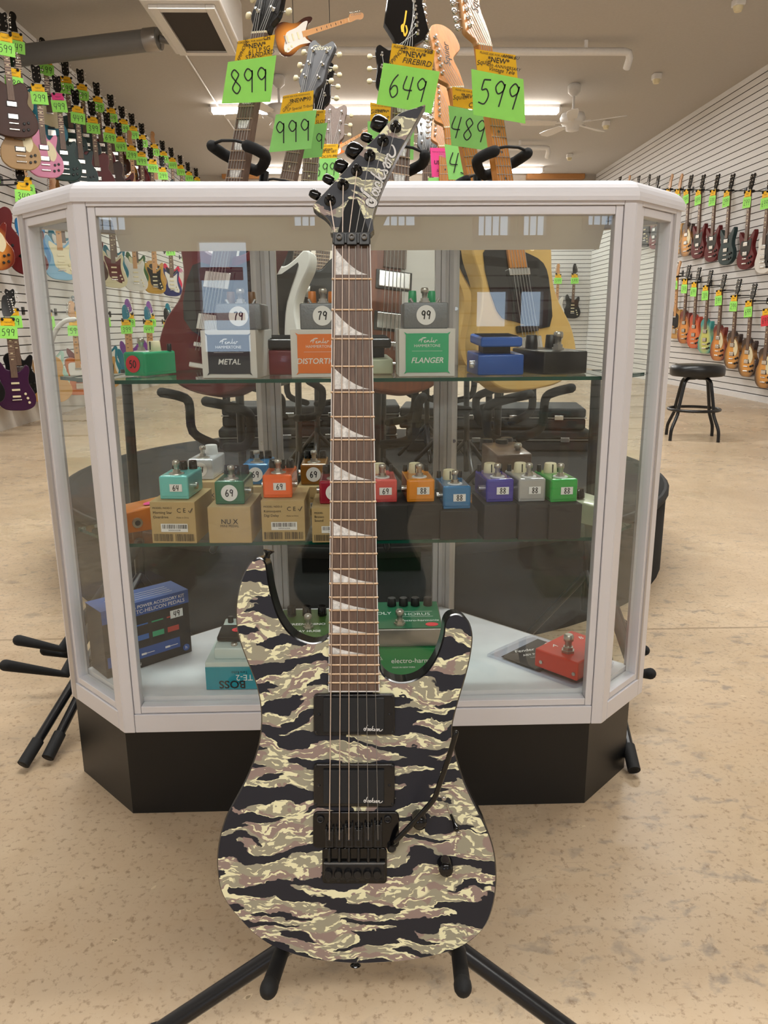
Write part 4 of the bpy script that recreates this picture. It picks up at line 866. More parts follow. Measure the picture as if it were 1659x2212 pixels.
hub = m0+V((0, .05, .03)); mb.tube([m0+V((0, .045, 0)), hub+V((0, .03, .12))], .012, 'black_metal', 14)
mb.obj('cradle', st)
mb = smb(); h2 = hub+V((0, .03, .12)); rear = V((hub.x, 1.15, .012)); mb.tube([h2, rear], .011, 'black_metal', 14, round_=True); mb.obj('leg', st)
mb = smb(); c = h2+V((0, -.0, .0)); mb.tube([c+V((-.055, -.028, .0)), c+V((.055, -.028, .0))], .011, 'foam', 14, round_=True); mb.obj('back_rest', st)
# ------------------------------------------------------------------ shop guitars: one maker, many finishes
OUT = {
 'lp': [(0,0),(-.09,.008),(-.155,.06),(-.168,.13),(-.15,.2),(-.118,.25),(-.112,.3),(-.124,.36),(-.10,.405),(-.05,.425),(-.025,.43),(.025,.40),(.035,.36),(.06,.345),(.09,.38),(.115,.395),(.13,.375),(.122,.32),(.11,.27),(.122,.235),(.155,.19),(.168,.13),(.155,.06),(.09,.008)],
 'st': [(0,0),(-.1,.015),(-.155,.07),(-.158,.14),(-.125,.22),(-.118,.28),(-.14,.36),(-.135,.43),(-.115,.45),(-.09,.43),(-.065,.38),(-.03,.365),(.03,.35),(.055,.355),(.08,.38),(.1,.405),(.122,.4),(.13,.36),(.115,.29),(.118,.23),(.15,.16),(.162,.1),(.14,.035),(.08,.003)],
 'sg': [(0,0),(-.1,.02),(-.16,.08),(-.155,.16),(-.12,.22),(-.12,.28),(-.15,.36),(-.14,.41),(-.1,.38),(-.06,.34),(0,.33),(.06,.34),(.1,.38),(.14,.41),(.15,.36),(.12,.28),(.12,.22),(.155,.16),(.16,.08),(.1,.02)],
 'tl': [(0,0),(-.1,.01),(-.155,.06),(-.162,.13),(-.13,.21),(-.118,.27),(-.13,.34),(-.12,.39),(-.08,.41),(-.03,.405),(.03,.37),(.06,.345),(.09,.37),(.115,.385),(.128,.35),(.118,.28),(.125,.22),(.16,.14),(.158,.06),(.1,.01)],
 'hb': [(0,0),(-.12,.015),(-.195,.08),(-.2,.16),(-.16,.24),(-.13,.29),(-.145,.36),(-.135,.43),(-.09,.455),(-.04,.43),(0,.42),(.04,.43),(.09,.455),(.135,.43),(.145,.36),(.13,.29),(.16,.24),(.2,.16),(.195,.08),(.12,.015)],
 'ac': [(0,0),(-.12,.012),(-.195,.08),(-.2,.16),(-.155,.24),(-.128,.29),(-.14,.37),(-.11,.44),(-.04,.465),(.04,.465),(.11,.44),(.14,.37),(.128,.29),(.155,.24),(.2,.16),(.195,.08),(.12,.012)],
 'fb': [(.01,0),(-.06,.01),(-.13,.05),(-.15,.12),(-.12,.2),(-.1,.27),(-.11,.33),(-.08,.37),(-.03,.38),(.03,.4),(.09,.45),(.14,.47),(.155,.43),(.12,.34),(.115,.25),(.135,.18),(.15,.1),(.12,.03),(.06,.003)]}
PG = {'lp': [(.035,.33),(.03,.2),(.075,.15),(.11,.21),(.1,.27),(.075,.31)], 'st': [(-.045,.355),(-.1,.39),(-.105,.34),(-.075,.25),(-.06,.14),(0,.1),(.08,.06),(.12,.09),(.1,.16),(.085,.25),(.095,.36),(.075,.35),(.03,.32)],
 'sg': [(-.09,.3),(-.09,.17),(.02,.13),(.09,.2),(.1,.32),(.05,.31),(0,.3)], 'tl': [(-.1,.34),(-.085,.2),(-.03,.17),(.08,.15),(.1,.25),(.09,.31),(.03,.34),(-.03,.36)], 'hb': [(.04,.33),(.035,.2),(.08,.15),(.12,.2),(.1,.3)], 'ac': [(.04,.26),(.05,.17),(.1,.15),(.09,.25)], 'fb': [(.028,.38),(.032,.14),(.085,.05),(.135,.1),(.12,.25),(.14,.42)]}
PROTO = {}
def head_outline(h):
    if h == 'g': return [(-.021,0),(-.026,.02),(-.04,.045),(-.036,.1),(-.042,.15),(-.03,.168),(-.015,.16),(0,.152),(.015,.16),(.03,.168),(.042,.15),(.036,.1),(.04,.045),(.026,.02),(.021,0)]
    if h == 'f': return [(-.021,0),(-.024,.012),(-.046,.03),(-.046,.05),(-.036,.12),(-.03,.168),(-.012,.188),(.016,.18),(.03,.155),(.028,.13),(.018,.1),(.024,.05),(.026,.015),(.021,0)]
    if h == 's': return [(-.021,0),(-.024,.012),(-.05,.03),(-.05,.05),(-.038,.12),(-.034,.165),(-.018,.19),(.014,.19),(.042,.165),(.05,.12),(.03,.1),(.018,.085),(.024,.05),(.026,.015),(.021,0)]
    if h == 'b': return [(.021,0),(.03,.012),(.055,.035),(.048,.09),(.03,.17),(.014,.19),(-.01,.186),(-.03,.14),(-.036,.04),(-.021,0)]
    return [(-.021,0),(-.026,.02),(-.05,.055),(-.045,.1),(-.036,.2),(.034,.2),(.048,.12),(.062,.06),(.05,.035),(.026,.014),(.021,0)]
def make_guitar(style, head, neckm, headm, pg, near=False, slabside=None, hard=None):
    t = empty('electric_guitar' if style != 'ac' else 'acoustic_guitar', M.Identity(4)); o = cr(OUT[style], 3 if not near else 6); th = {'ac': .1, 'hb': .06}.get(style, .044)
    mb = MB(); mb.prism(o, 0, th, 'FACE', slabside or 'FACE', .006 if style != 'tl' else .004); MATS.setdefault('FACE', MATS['black_gloss']); b = mb.obj('body', t)
    hard = hard or 'chrome'
    if style in ('lp', 'tl', 'hb', 'ac') and slabside:
        q = MB(); R = offs([tuple(p)[:2] for p in (o if True else o)], .0)
        q.tube([(p[0]*.985, (p[1]-.2)*.985+.2, th-.0025) for p in o]+[(o[0][0]*.985, (o[0][1]-.2)*.985+.2, th-.0025)], .0028, 'cream', 6); q.obj('binding', b)
    yn, yj = .83, (.30 if style != 'ac' else .36)
    q = MB(); q.prism([(-.028, yj), (.028, yj), (.0215, yn), (-.0215, yn)], th-.012, th+.008, neckm, neckm, .001, smooth=False); 
    nk = q.obj('neck', t); q = MB()
    for k in range(1, 22 if near else 14):
        y = yn-.648*(1-2**(-k/12)); wdt = .0215+(.028-.0215)*(yn-y)/(yn-yj)
        if y > yj: q.box((0, y, th+.0084), (wdt*2, .0022, .0012), 'fret_metal')
    if q.v: q.obj('frets', nk)
    q = MB()
    for k in (3, 5, 7, 9, 12, 15):
        y = yn-.648*(1-2**(-(k-.5)/12))
        if near == 'block': q.prism([(-.012, y-.009), (.012, y-.009), (.016, y+.009), (-.016, y+.009)], th+.007, th+.0083, 'pearl', smooth=False)
        elif near: q.lathe([(.0035, th+.0078), (.0035, th+.0084)], 'ink' if neckm != 'rosewood' else 'cream', 10, T(0, y, 0))
        else: q.box((0, y, th+.0082), (.02, .008, .0012), 'cream' if neckm == 'rosewood' else 'ink')
    q.obj('inlays', nk)
    ho = cr(head_outline(head), 2 if not near else 4); X = T(0, yn, th-.002, -9)
    if head == 'x': ho = head_outline('x')
    q = MB(); q.prism(ho, -.008, .006, headm, 'maple' if headm in ('maple', 'amber_maple') else ('HSIDE' if 0 else headm), .0015, T=X); q.box((0, .0, .007), (.043, .005, .006), 'cream', T=X); h = q.obj('headstock', t)
    inline = head in ('f', 's', 'b', 'x'); sgn = 1 if head in 'bx' else -1
    for k in range(6):
        q = MB()
        if inline: px, py, bx = sgn*(.032-.0022*k), .045+.0215*k, sgn*(.06-.002*k)
        else: px, py, bx = (-.022 if k < 3 else .022), .055+.04*(k % 3), (-.058 if k < 3 else .058)
        q.lathe([(.0055, .006), (.0055, .008), (.003, .009), (.003, .017)], hard, 10, X @ T(px, py, 0))
        q.tube([X @ V((px, py, -.002)), X @ V((bx*.92, py, -.004))], .002, hard, 6)
        q.lathe([(.002, -.008), (.008, -.005), (.009, .003), (.004, .008)], 'cream' if head == 'g' and hard == 'chrome' and near else hard, 10, X @ T(bx, py, -.004) @ M.Rotation(math.pi/2, 4, 'Y') @ M.Diagonal((.6, 1, 1, 1)))
        q.obj('tuning_peg', h)
    if style == 'ac': q = MB(); q.lathe([(.05, th), (.05, th+.0006)], 'ink', 24, T(0, .3, 0)); q.lathe([(.058, th), (.058, th+.0004)], 'cream', 24, T(0, .3, 0)); q.obj('sound_hole', b); q = MB(); q.box((0, .13, th+.004), (.14, .02, .008), 'rosewood', .002); q.obj('bridge', t)
    else:
        if pg:
            q = MB(); q.prism(cr(PG[style], 3), th, th+.0025 if style != 'lp' else th+.004, pg, smooth=False); q.obj('pickguard', t)
        ys = {'st': (.13, .19, .25), 'tl': (.15, .29), 'fb': (.17, .27)}.get(style, (.17, .27))
        for y in ys:
            q = MB(); hb_ = style not in ('st', 'tl'); q.box((0, y, th+.006), (.078 if hb_ else .068, .038 if hb_ else .017, .01), hard if hb_ or y > .26 else ('cream' if style == 'st' else 'black'), .002)
            if hb_: q.box((0, y, th+.003), (.09, .046, .004), 'black' if hard == 'chrome' else 'cream', .001)
            q.obj('pickup', t)
        q = MB(); yb = .10 if style in ('st', 'tl') else .115; q.box((0, yb, th+.006), (.08, .012 if style != 'tl' else .06, .01), hard, .003); q.obj('bridge', t)
        if style in ('lp', 'sg', 'hb', 'fb'): q = MB(); q.box((0, .065, th+.008), (.085, .014, .01), hard, .004); q.obj('tailpiece', t)
        for (x, y) in {'st': ((.075, .15), (.09, .11), (.1, .07)), 'tl': ((.1, .12), (.105, .07))}.get(style, ((.085, .12), (.12, .13), (.075, .065), (.115, .075))):
            q = MB(); q.lathe([(.012, th), (.0115, th+.01), (.009, th+.013)], 'cream' if style == 'st' else ('black' if style != 'tl' else hard), 12, T(x, y, 0)); q.obj('knob', t)
    if near:
        for k in range(6):
            s_ = (k-2.5)/2.5; q = MB(); q.tube([(s_*.026, .1, th+.014), (s_*.017, yn, th+.0105)], .0007, 'string_steel', 5)
            px, py = ((sgn*(.032-.0022*k), .045+.0215*k) if inline else ((-.022 if k < 3 else .022), (.055+.04*k if k < 3 else .055+.04*(5-k)))); q.tube([(s_*.017, yn, th+.0105), tuple(X @ V((px, py, .012)))], .0007, 'string_steel', 5); q.obj('string', t)
    return t
def guitar(Mx, label, style='lp', body='black_gloss', head='g', neckm='rosewood', headm='black_gloss', pg=None, side=None, group=None, near=False, hard=None):
    key = (style, head, neckm, headm, pg, side, near, hard)
    if key in PROTO: t = copy_tree(PROTO[key])
    else: t = make_guitar(style, head, neckm, headm, pg, near, side, hard); PROTO[key] = t
    t.matrix_world = Mx
    for c in t.children:
        for g_ in list(c.children):
            if g_.name.startswith('logo'): bpy.data.objects.remove(g_)
        if c.name.startswith('body'): s_ = c.material_slots[0]; s_.link = 'OBJECT'; s_.material = MATS[body] if body in MATS else mat(body, body, .15, coat=.6)
    tag(t, label, 'guitar', group); return t
def price_tag(Mx, label, price='399', green='tag_green', group='price cards on the wall guitars', top='tag_yellow'):
    """two cards clipped to the strings; local y up, z out"""
    t = thing('price_tag', label, 'price tag', Mx, group)
    q = MB(); q.box((0, .075, 0), (.115, .09, .0006), top); q.text('*NEW*', .018, 'ink', T(0, .085, .0006)); q.ribbon([(-.03, .058), (.04, .06)], .003, 'ink', None, .0006); q.obj('info_card', t)
    q = MB(); q.box((0, 0, .001), (.15, .11, .0006), green); q.hand(price, .06, 'ink', T(0, 0, .0018), 0, .08); q.obj('price_card', t); return t
def hanger(Mx, label, group, wall=None):
    """wall hanger: arm from the wall with a padded yoke round the neck"""
    t = thing('wall_hanger', label, 'hanger', Mx, group)
    q = MB(); iv = Mx.inverted(); o = Mx.translation; w_ = wall or (o+Mx.to_3x3() @ V((0, 0, -.1)), V((0, -1, 0))); q.T = iv; q.tube([w_[0], w_[0]*.2+(Mx @ V((0, 0, -.05)))*.8, Mx @ V((0, 0, -.012))], .006, 'black_metal', 8); q.obj('arm', t)
    q = MB(); q.T = iv; n_ = w_[1]; x_ = V((0, 0, 1)).cross(n_); q.T = iv @ basis(w_[0], x_, (0, 0, 1), n_); q.box((0, 0, .004), (.05, .07, .012), 'black_metal', .003); q.obj('wall_plate', t)
    q = MB(); q.tube([(-.04, -.004, .055), (-.042, 0, .02), (-.03, 0, -.008), (0, 0, -.014), (.03, 0, -.008), (.042, 0, .02), (.04, -.004, .055)], .011, 'foam', 8, round_=True); q.obj('yoke', t)
ORD = 'first second third fourth fifth sixth seventh eighth ninth tenth eleventh twelfth thirteenth fourteenth fifteenth sixteenth seventeenth eighteenth nineteenth twentieth twenty-first'.split()
PR = ['399', '499', '599', '349', '389', '449', '799', '299', '699']
def wall_guitar(side, px, py, i, row, spec, off=.12, price=None, card='tag_green'):
    X0 = XL+off if side == 'L' else XR-off; top = P(px, py, X=X0); nrm = V((.48, -.877, 0)).normalized() if side == 'L' else V((-1, -.09, 0)).normalized(); return wg(top, nrm, i, row, spec, price, card)
def wg(top, nrm, i, row, spec, price=None, card='tag_green', L=1.0):
    if row.startswith('left'): L = .88
    SC = M.Scale(L, 4)
    name, style, body, head, neckm, headm, pg = spec; z = V((0, 0, 1)); x = z.cross(nrm)
    tilt = V((nrm.x, nrm.y, 0))*-.03; up = (z+V((nrm.x, nrm.y, 0))*.03).normalized(); nn = x.cross(up)
    o = top-up*L-nn*.05; Mx = basis(o, x, up, nn) @ SC
    side = {'lp': 'a34', }.get('', None)
    guitar(Mx, '%s, %s from left in %s' % (name, ORD[i], row), style, body, head, neckm, headm, pg, None, 'guitars in the '+row)
    price_tag(basis(o+up*.70*L+nn*(.075 if style != 'ac' else .12)*L+x*random.uniform(-.01, .01), x, up, nn) @ SC @ T(0, 0, 0, 0, 0, random.uniform(-5, 5)), 'price cards on the %s guitar from left, %s' % (ORD[i], row), price or random.choice(PR), card, 'price cards in the '+row, 'tag_pink' if row.endswith('second row') and i == 3 else 'tag_yellow')
    d = {'ac': .1, 'hb': .06}.get(style, .044)
    hp = o+up*.815*L; side0 = 'L' if o.x < -1.5 else ('R' if o.x > 3.4 and o.y < 12.9 else 'E')
    hanger(basis(hp+nn*(d-.02)*L, x, up, nn), 'black hanger of the %s guitar from left, %s' % (ORD[i], row), 'wall hangers of the '+row, (V((XL, hp.y+.06, hp.z)), V((1, 0, 0))) if side0 == 'L' else (V((XR, hp.y, hp.z)), V((-1, 0, 0))) if side0 == 'R' else (V((hp.x, YB, hp.z)), V((0, -1, 0))))
for a in [('f_teal', '0f6f86'), ('f_pink', 'd389a8'), ('f_tan', 'a88860'), ('f_brown', '3a1c10'), ('f_dkgreen', '0d2f2c'), ('f_dkred', '5a0f12'), ('f_red', '8e1020'), ('f_crimson', 'd3214b'), ('f_blue', '2a78b0'), ('f_ltblue', '6fa7c8'), ('f_navy', '1c2560'),
          ('f_white', 'd9d6d0'), ('f_cream', 'cfc7a4'), ('f_mustard', 'b58a30'), ('f_natural', 'b98d52'), ('f_green', '2e5a2a'), ('f_mint', '9cc2b4'), ('f_orange', 'b8622a'), ('f_purple', '3a1638'), ('f_violet', '7a3a96'), ('f_grey', '4b4b4e'), ('f_smoke', '26383a'), ('f_black', '0c0c0e'), ('f_dkcherry', '6b1c1c'), ('f_butter', 'c9a460')]:
    mat(a[0], a[1], .3, spec=.3, noise=.03)
B_ = 'black_gloss'
SP = {k: v for k, v in dict(
 teal=('teal offset guitar with cream pickguard', 'tl', 'f_teal', 'f', 'rosewood', B_, 'cream'), pink=('pink single-cutaway guitar', 'lp', 'f_pink', 'g', 'rosewood', B_, 'cream'),
 tan=('tan single-cutaway guitar', 'lp', 'f_tan', 'g', 'rosewood', B_, 'cream'), brown=('dark brown hollow guitar', 'hb', 'f_brown', 'g', 'rosewood', B_, None),
 dkgreen=('dark green single-cutaway guitar', 'lp', 'f_dkgreen', 'g', 'rosewood', B_, None), smoke=('smoky blue-green single-cutaway guitar', 'lp', 'f_smoke', 'g', 'rosewood', B_, None),
 dkred=('dark red hollow guitar', 'hb', 'f_dkred', 'g', 'rosewood', B_, None), cherry=('cherry double-horn guitar', 'sg', 'f_dkcherry', 'g', 'rosewood', B_, B_), burst=('sunburst single-cutaway guitar', 'lp', 'sunburst_cherry', 'g', 'rosewood', B_, 'cream'),
 tob=('tobacco sunburst single-cutaway guitar', 'lp', 'sunburst_tobacco', 'g', 'rosewood', B_, 'cream'), black=('black single-cutaway guitar', 'lp', 'f_black', 'g', 'rosewood', B_, None), white=('white double-cutaway guitar', 'st', 'f_white', 'f', 'maple', 'maple', 'f_white'),
 red=('red hollow guitar', 'hb', 'f_red', 'g', 'rosewood', B_, None), blue=('blue double-cutaway guitar', 'st', 'f_blue', 'f', 'maple', 'maple', 'f_ltblue'), ltblue=('light blue double-cutaway guitar', 'st', 'f_ltblue', 'f', 'maple', 'maple', 'cream'),
 teals=('teal double-cutaway guitar with white pickguard', 'st', 'f_teal', 'f', 'rosewood', 'maple', 'f_white'), cream=('cream double-cutaway guitar', 'st', 'f_cream', 'f', 'rosewood', 'maple', 'f_dkred'), green=('green double-cutaway guitar', 'st', 'f_green', 'f', 'rosewood', 'maple', 'f_cream'),
 mustard=('mustard double-cutaway guitar', 'st', 'f_mustard', 'f', 'maple', 'maple', 'f_black'), natural=('natural single-cutaway guitar', 'tl', 'f_natural', 'f', 'maple', 'maple', 'f_black'), navy=('navy blue double-cutaway guitar', 'st', 'f_navy', 'f', 'rosewood', 'maple', 'f_white'),
 crimson=('crimson double-cutaway guitar', 'st', 'f_crimson', 'f', 'rosewood', 'maple', 'f_black'), pinks=('pale pink double-cutaway guitar', 'st', 'f_pink', 'f', 'rosewood', 'maple', 'f_white'), mint=('mint double-cutaway guitar', 'st', 'f_mint', 'f', 'maple', 'maple', 'f_white'),
 orange=('orange single-cutaway guitar', 'tl', 'f_orange', 'f', 'maple', 'maple', 'f_white'), purple=('dark purple double-cutaway guitar', 'st', 'f_purple', 'b', 'rosewood', B_, None), blackst=('black double-cutaway guitar', 'st', 'f_black', 'b', 'rosewood', B_, None),
 acn=('natural acoustic guitar', 'ac', 'f_natural', 'g', 'rosewood', 'rosewood', None), violet=('violet double-cutaway guitar', 'st', 'f_violet', 'b', 'maple', 'f_violet', None), tealr=('teal metal-style guitar', 'st', 'f_teal', 'b', 'maple', 'f_teal', None),
 redsg=('red double-horn guitar', 'sg', 'f_dkred', 'g', 'rosewood', B_, B_), greysg=('black double-horn guitar with chrome pickups', 'sg', 'f_smoke', 'g', 'rosewood', B_, None), grey=('charcoal single-cutaway guitar', 'lp', 'f_grey', 'g', 'rosewood', B_, None),
 whiteh=('white offset guitar with black pickguard', 'fb', 'f_white', 'g', 'rosewood', B_, B_), fade=('teal to yellow faded single-cutaway guitar', 'lp', 'fade_teal_yellow', 'g', 'rosewood', B_, None), ofade=('orange to red faded single-cutaway guitar', 'lp', 'fade_orange_red', 'g', 'rosewood', B_, None),
 acb=('orange-brown single-cutaway guitar', 'lp', 'sunburst_cherry', 'g', 'rosewood', B_, None)).items()}
W1 = 'left wall top row'; W2 = 'left wall second row'; W3 = 'left wall third row'; W4 = 'left wall bottom row'
for i, ((px, py), s) in enumerate(zip([(28,26),(92,82),(140,128),(173,146),(208,175),(238,202),(263,227),(284,243),(306,264),(331,285),(351,302),(370,317),(389,334),(406,349),(424,362)], 'teal teal dkgreen smoke cherry brown tob dkred black white greysg burst dkred black cherry'.split())): wall_guitar('L', px, py, i, W1, SP[s], .22, '349' if i == 0 else None)
for i, ((px, py), s) in enumerate(zip([(3,22),(20,99),(77,137),(122,160),(162,190),(197,216),(230,240),(256,262),(281,283),(302,298),(325,316),(350,335)], 'brown tan pink dkgreen smoke dkred brown redsg white dkred tob black'.split())): wall_guitar('L', px, py, i, W2, SP[s], .42, None)
zc_, zd_ = P(28, 330, X=XL+.25).z, P(38, 625, X=XL+.25).z
for i, s in enumerate('red burst dkred redsg blue ltblue teals brown redsg cream teals white green mustard natural navy crimson white pinks mint orange'.split()):
    y = 5.75+.3*i+.006*i*i; wg(V((XL+.26+.1*(i % 2), y, zc_-.1*(i % 2))), V((.48, -.877, 0)).normalized(), i, W3, SP[s])
for i, s in enumerate('blackst purple black acn mint orange cherry natural teals tealr violet tealr violet purple tealr violet blackst redsg violet navy'.split()):
    y = 5.85+.3*i+.008*i*i; wg(V((XL+.26+.1*(i % 2), y, zd_-.08*(i % 2))), V((.48, -.877, 0)).normalized(), i, W4, SP[s], ['349', '599', '389'][i] if i < 3 else None)
W5 = 'right wall upper row'; W6 = 'right wall lower row'
for i, (px, s) in enumerate(zip([1336,1356,1376,1398,1418,1447,1468,1489,1515,1546,1578,1622,1662], 'black mustard black blackst cherry white natural tob redsg redsg greysg redsg grey'.split())):
    if i == 12: s = 'whiteh'
    wall_guitar('R', px, 381-(px-1336)*.026, i, W5, SP[s], .2)
for i, ((px, py), s) in enumerate(zip([(1447,560),(1464,566),(1484,572),(1506,577),(1531,583),(1560,592),(1592,602),(1625,612),(1664,628)], 'white natural acb ofade fade burst tob tob tob'.split())):
    wall_guitar('R', px, py, i, W6, SP[s], .2, None, 'tag_red' if i == 8 else 'tag_green')
for i, (px, s) in enumerate(zip((1172, 1208, 1243), 'natural white blackst'.split())):
    c = P(px, 590 if 0 else 560, Y=YB-.14); wg(V((c.x, c.y, 1.95)), V((0, -1, 0)), i, 'end wall row', SP[s])
# ------------------------------------------------------------------ the round platform with guitars on stands behind the counter
pc = P(790, 1010, Y=3.05)
t = thing('round_platform', 'large round black carpeted platform behind the counter', 'platform', T(pc.x, 3.08, 0))
MB().lathe([(1.17, 0), (1.17, .285), (1.16, .298), (1.13, .3)], 'carpet_black', 72).obj('drum', t)
MB().lathe([(1.175, .27), (1.178, .275), (1.178, .29), (1.17, .297)], 'black_rubber', 72).obj('edge_trim', t)
GS = 'guitars on stands behind the counter'
def stand_matrix(px, Y, yaw, tilt, roll=0, zb=.71):
    q = P(px, 380, Y=Y); ps, tl = math.radians(yaw), math.radians(tilt); x = V((math.cos(ps), math.sin(ps), 0)); fw = V((math.sin(ps), -math.cos(ps), 0))
    up = (V((0, 0, 1))*math.cos(tl)-fw*math.sin(tl)); nn = x.cross(up); r = math.radians(roll); x, up = x*math.cos(r)-up*math.sin(r), up*math.cos(r)+x*math.sin(r); o = q-up*((q.z-zb)/up.z)
    return basis(o-nn*.05, x, up, nn)
def floor_stand(Mx, label, yoke=True):
    t = thing('guitar_stand', label, 'guitar stand', Mx, 'guitar stands on the platform'); inv = Mx.inverted(); dn = (inv.to_3x3() @ V((0, 0, -1)))
    o = Mx.translation; back = Mx.to_3x3() @ V((0, 0, -1)); b0 = V((o.x+back.x*.1, o.y+back.y*.1, .33)); top = Mx @ V((0, .56, -.05))
    q = MB(); q.T = inv; q.tube([b0, Mx @ V((0, .1, -.07)), top], .011, 'black_metal', 10); q.obj('pole', t)
    for s in (-1, 1):
        q = MB(); q.T = inv; q.tube(cr([Mx @ V((s*.02, -.12, -.06)), Mx @ V((s*.09, -.1, -.05)), Mx @ V((s*.1, -.03, -.03)), Mx @ V((s*.085, -.016, .02)), Mx @ V((s*.07, -.014, .1))], 4, False), .012, 'foam', 10, round_=True); q.obj('body_rest', t)
    for k in range(3):
        a = math.atan2(Mx.to_3x3().col[0].y, Mx.to_3x3().col[0].x)+math.radians(30+120*k); e = V((b0.x+.13*math.cos(a), b0.y+.13*math.sin(a), .312)); q = MB(); q.T = inv; q.tube([b0+V((0, 0, .12)), e], .009, 'black_metal', 8, round_=True); q.obj('leg', t)
    if yoke:
        q = MB(); q.tube(cr([(-.052, .565, .085), (-.06, .567, .055), (-.055, .565, .02), (0, .55, -.02), (.055, .565, .02), (.06, .567, .055), (.052, .565, .085)], 3, False), .013, 'foam', 12, round_=True); q.obj('yoke', t)
        q = MB(); q.tube([(-.052, .57, .085), (-.02, .575, .09), (.02, .575, .09), (.052, .57, .085)], .0035, 'black_rubber', 8); q.obj('gate', t)
BH = [ # px at y=380, Y, yaw, tilt, stand?, spec...
 ('cherry red double-horn guitar with block inlays under the 899 card', 508, 1.91, -30, 12, 6.5, 1, 'sg', 'f_dkred', 'g', 'rosewood', B_, B_, 'block'),
 ('white and black guitar with a grey headstock under the 999 card', 622, 2.37, -22, 12, 10.7, 0, 'st', 'f_white', 'g', 'rosewood', 'f_grey', 'f_black', True),
 ('black guitar with a dark headstock behind the 999 card', 668, 2.56, -3, 12, 6, 0, 'lp', 'f_black', 'g', 'rosewood', B_, None, True),
 ('brown-headed guitar under the 399 card', 712, 3.05, 0, 12, 6, 0, 'tl', 'f_orange', 'g', 'rosewood', 'rosewood', None, True),
 ('reddish walnut guitar with white pickguard and black headstock under the 649 card', 862, 1.97, 14, 12, 6.4, 1, 'fb', 'walnut', 'x', 'rosewood', B_, 'f_white', 'block'),
 ('butterscotch guitar with black pickguard and maple neck under the 599 card', 1090, 1.99, 30, 12, -3.5, 1, 'tl', 'f_butter', 'f', 'amber_maple', 'amber_maple', B_, True),
 ('natural guitar with a large orange headstock under the 489 card', 1026, 2.31, 20, 12, -8.5, 0, 'st', 'f_butter', 's', 'amber_maple', 'amber_maple', B_, True),
 ('orange-headed guitar just behind the 489 card', 985, 2.78, 4, 12, -5, 0, 'st', 'sunburst_three', 's', 'amber_maple', 'amber_maple', None, True),
 ('orange-headed guitar farthest back beside the pink card', 962, 3.09, 3, 12, -1, 0, 'tl', 'f_orange', 'f', 'amber_maple', 'amber_maple', None, True),
 ('dark red guitar with a small black headstock under the pink card', 925, 3.25, 2, 12, 0, 0, 'sg', 'f_dkred', 'g', 'rosewood', B_, None, True),
 ('cream single-cutaway guitar behind the 649 card', 838, 2.42, 2, 12, 2, 0, 'lp', 'f_cream', 'g', 'rosewood', B_, None, True)]
for (lb, px, Y, yaw, tilt, roll, sd, style, body, head, nm, hm, pg, near) in BH:
    Mx = stand_matrix(px, Y, yaw, tilt, roll); guitar(Mx, lb, style, body, head, nm, hm, pg, None, GS, near)['pxk'] = px
    floor_stand(Mx, 'black stand of the '+{508: '899', 862: '649', 1090: '599', 622: '999', 668: 'second dark', 712: '399', 1026: '489', 985: 'orange-headed', 962: 'farthest orange-headed', 925: 'pink card', 838: 'cream'}[px]+' guitar behind the counter', True)
# makers' names on the near headstocks
def mark(px, txt, size, x, y, r, m='paper_white'):
    for t in [o for o in bpy.data.objects if o.get('pxk') == px]:
        h = [c for c in t.children if c.name.startswith('headstock')][0]; MB().text(txt, size, m, T(0, .83, .042, -9) @ T(x, y, .0066, 0, 0, r), 'CENTER', 0, .3).obj('logo', h)
mark(622, 'Gibson', .022, 0, .145, 4, 'cream'); mark(668, 'Epiphone', .018, 0, .14, 4, 'cream'); mark(1090, 'Squier', .03, .008, .12, 75, 'ink_brown'); mark(1026, 'Squier', .028, .0, .1, 78, 'ink_brown')
for t in [o for o in bpy.data.objects if o.get('pxk') == 862]:
    h = [c for c in t.children if c.name.startswith('headstock')][0]; q = MB()
    for st in ([(0,.03),(-.004,.05),(0,.07),(.004,.1)], [(0,.03),(.006,.045),(.003,.06)], [(-.006,.04),(-.008,.055),(-.002,.062)]): q.ribbon(cr(st, 3, False), .004, 'tag_yellow', T(0, .83, .042, -9) @ T(0, 0, .0066))
    q.obj('emblem', h)
for o in bpy.data.objects:
    if 'pxk' in o: del o['pxk']
# white cable seen through the left pane
tag(MB().tube(cr([P(a, b, Y=1.95) for a, b in ((160, 690), (140, 694), (122, 712), (110, 745), (106, 790), (114, 840), (128, 900), (134, 1000))]+[P(146, 1150, Z=.02), P(160, 1180, Z=.008)], 4, False), .006, 'white_paint', 10, round_=True).obj('cable'), 'white curved cable behind the left corner pane', 'cable')
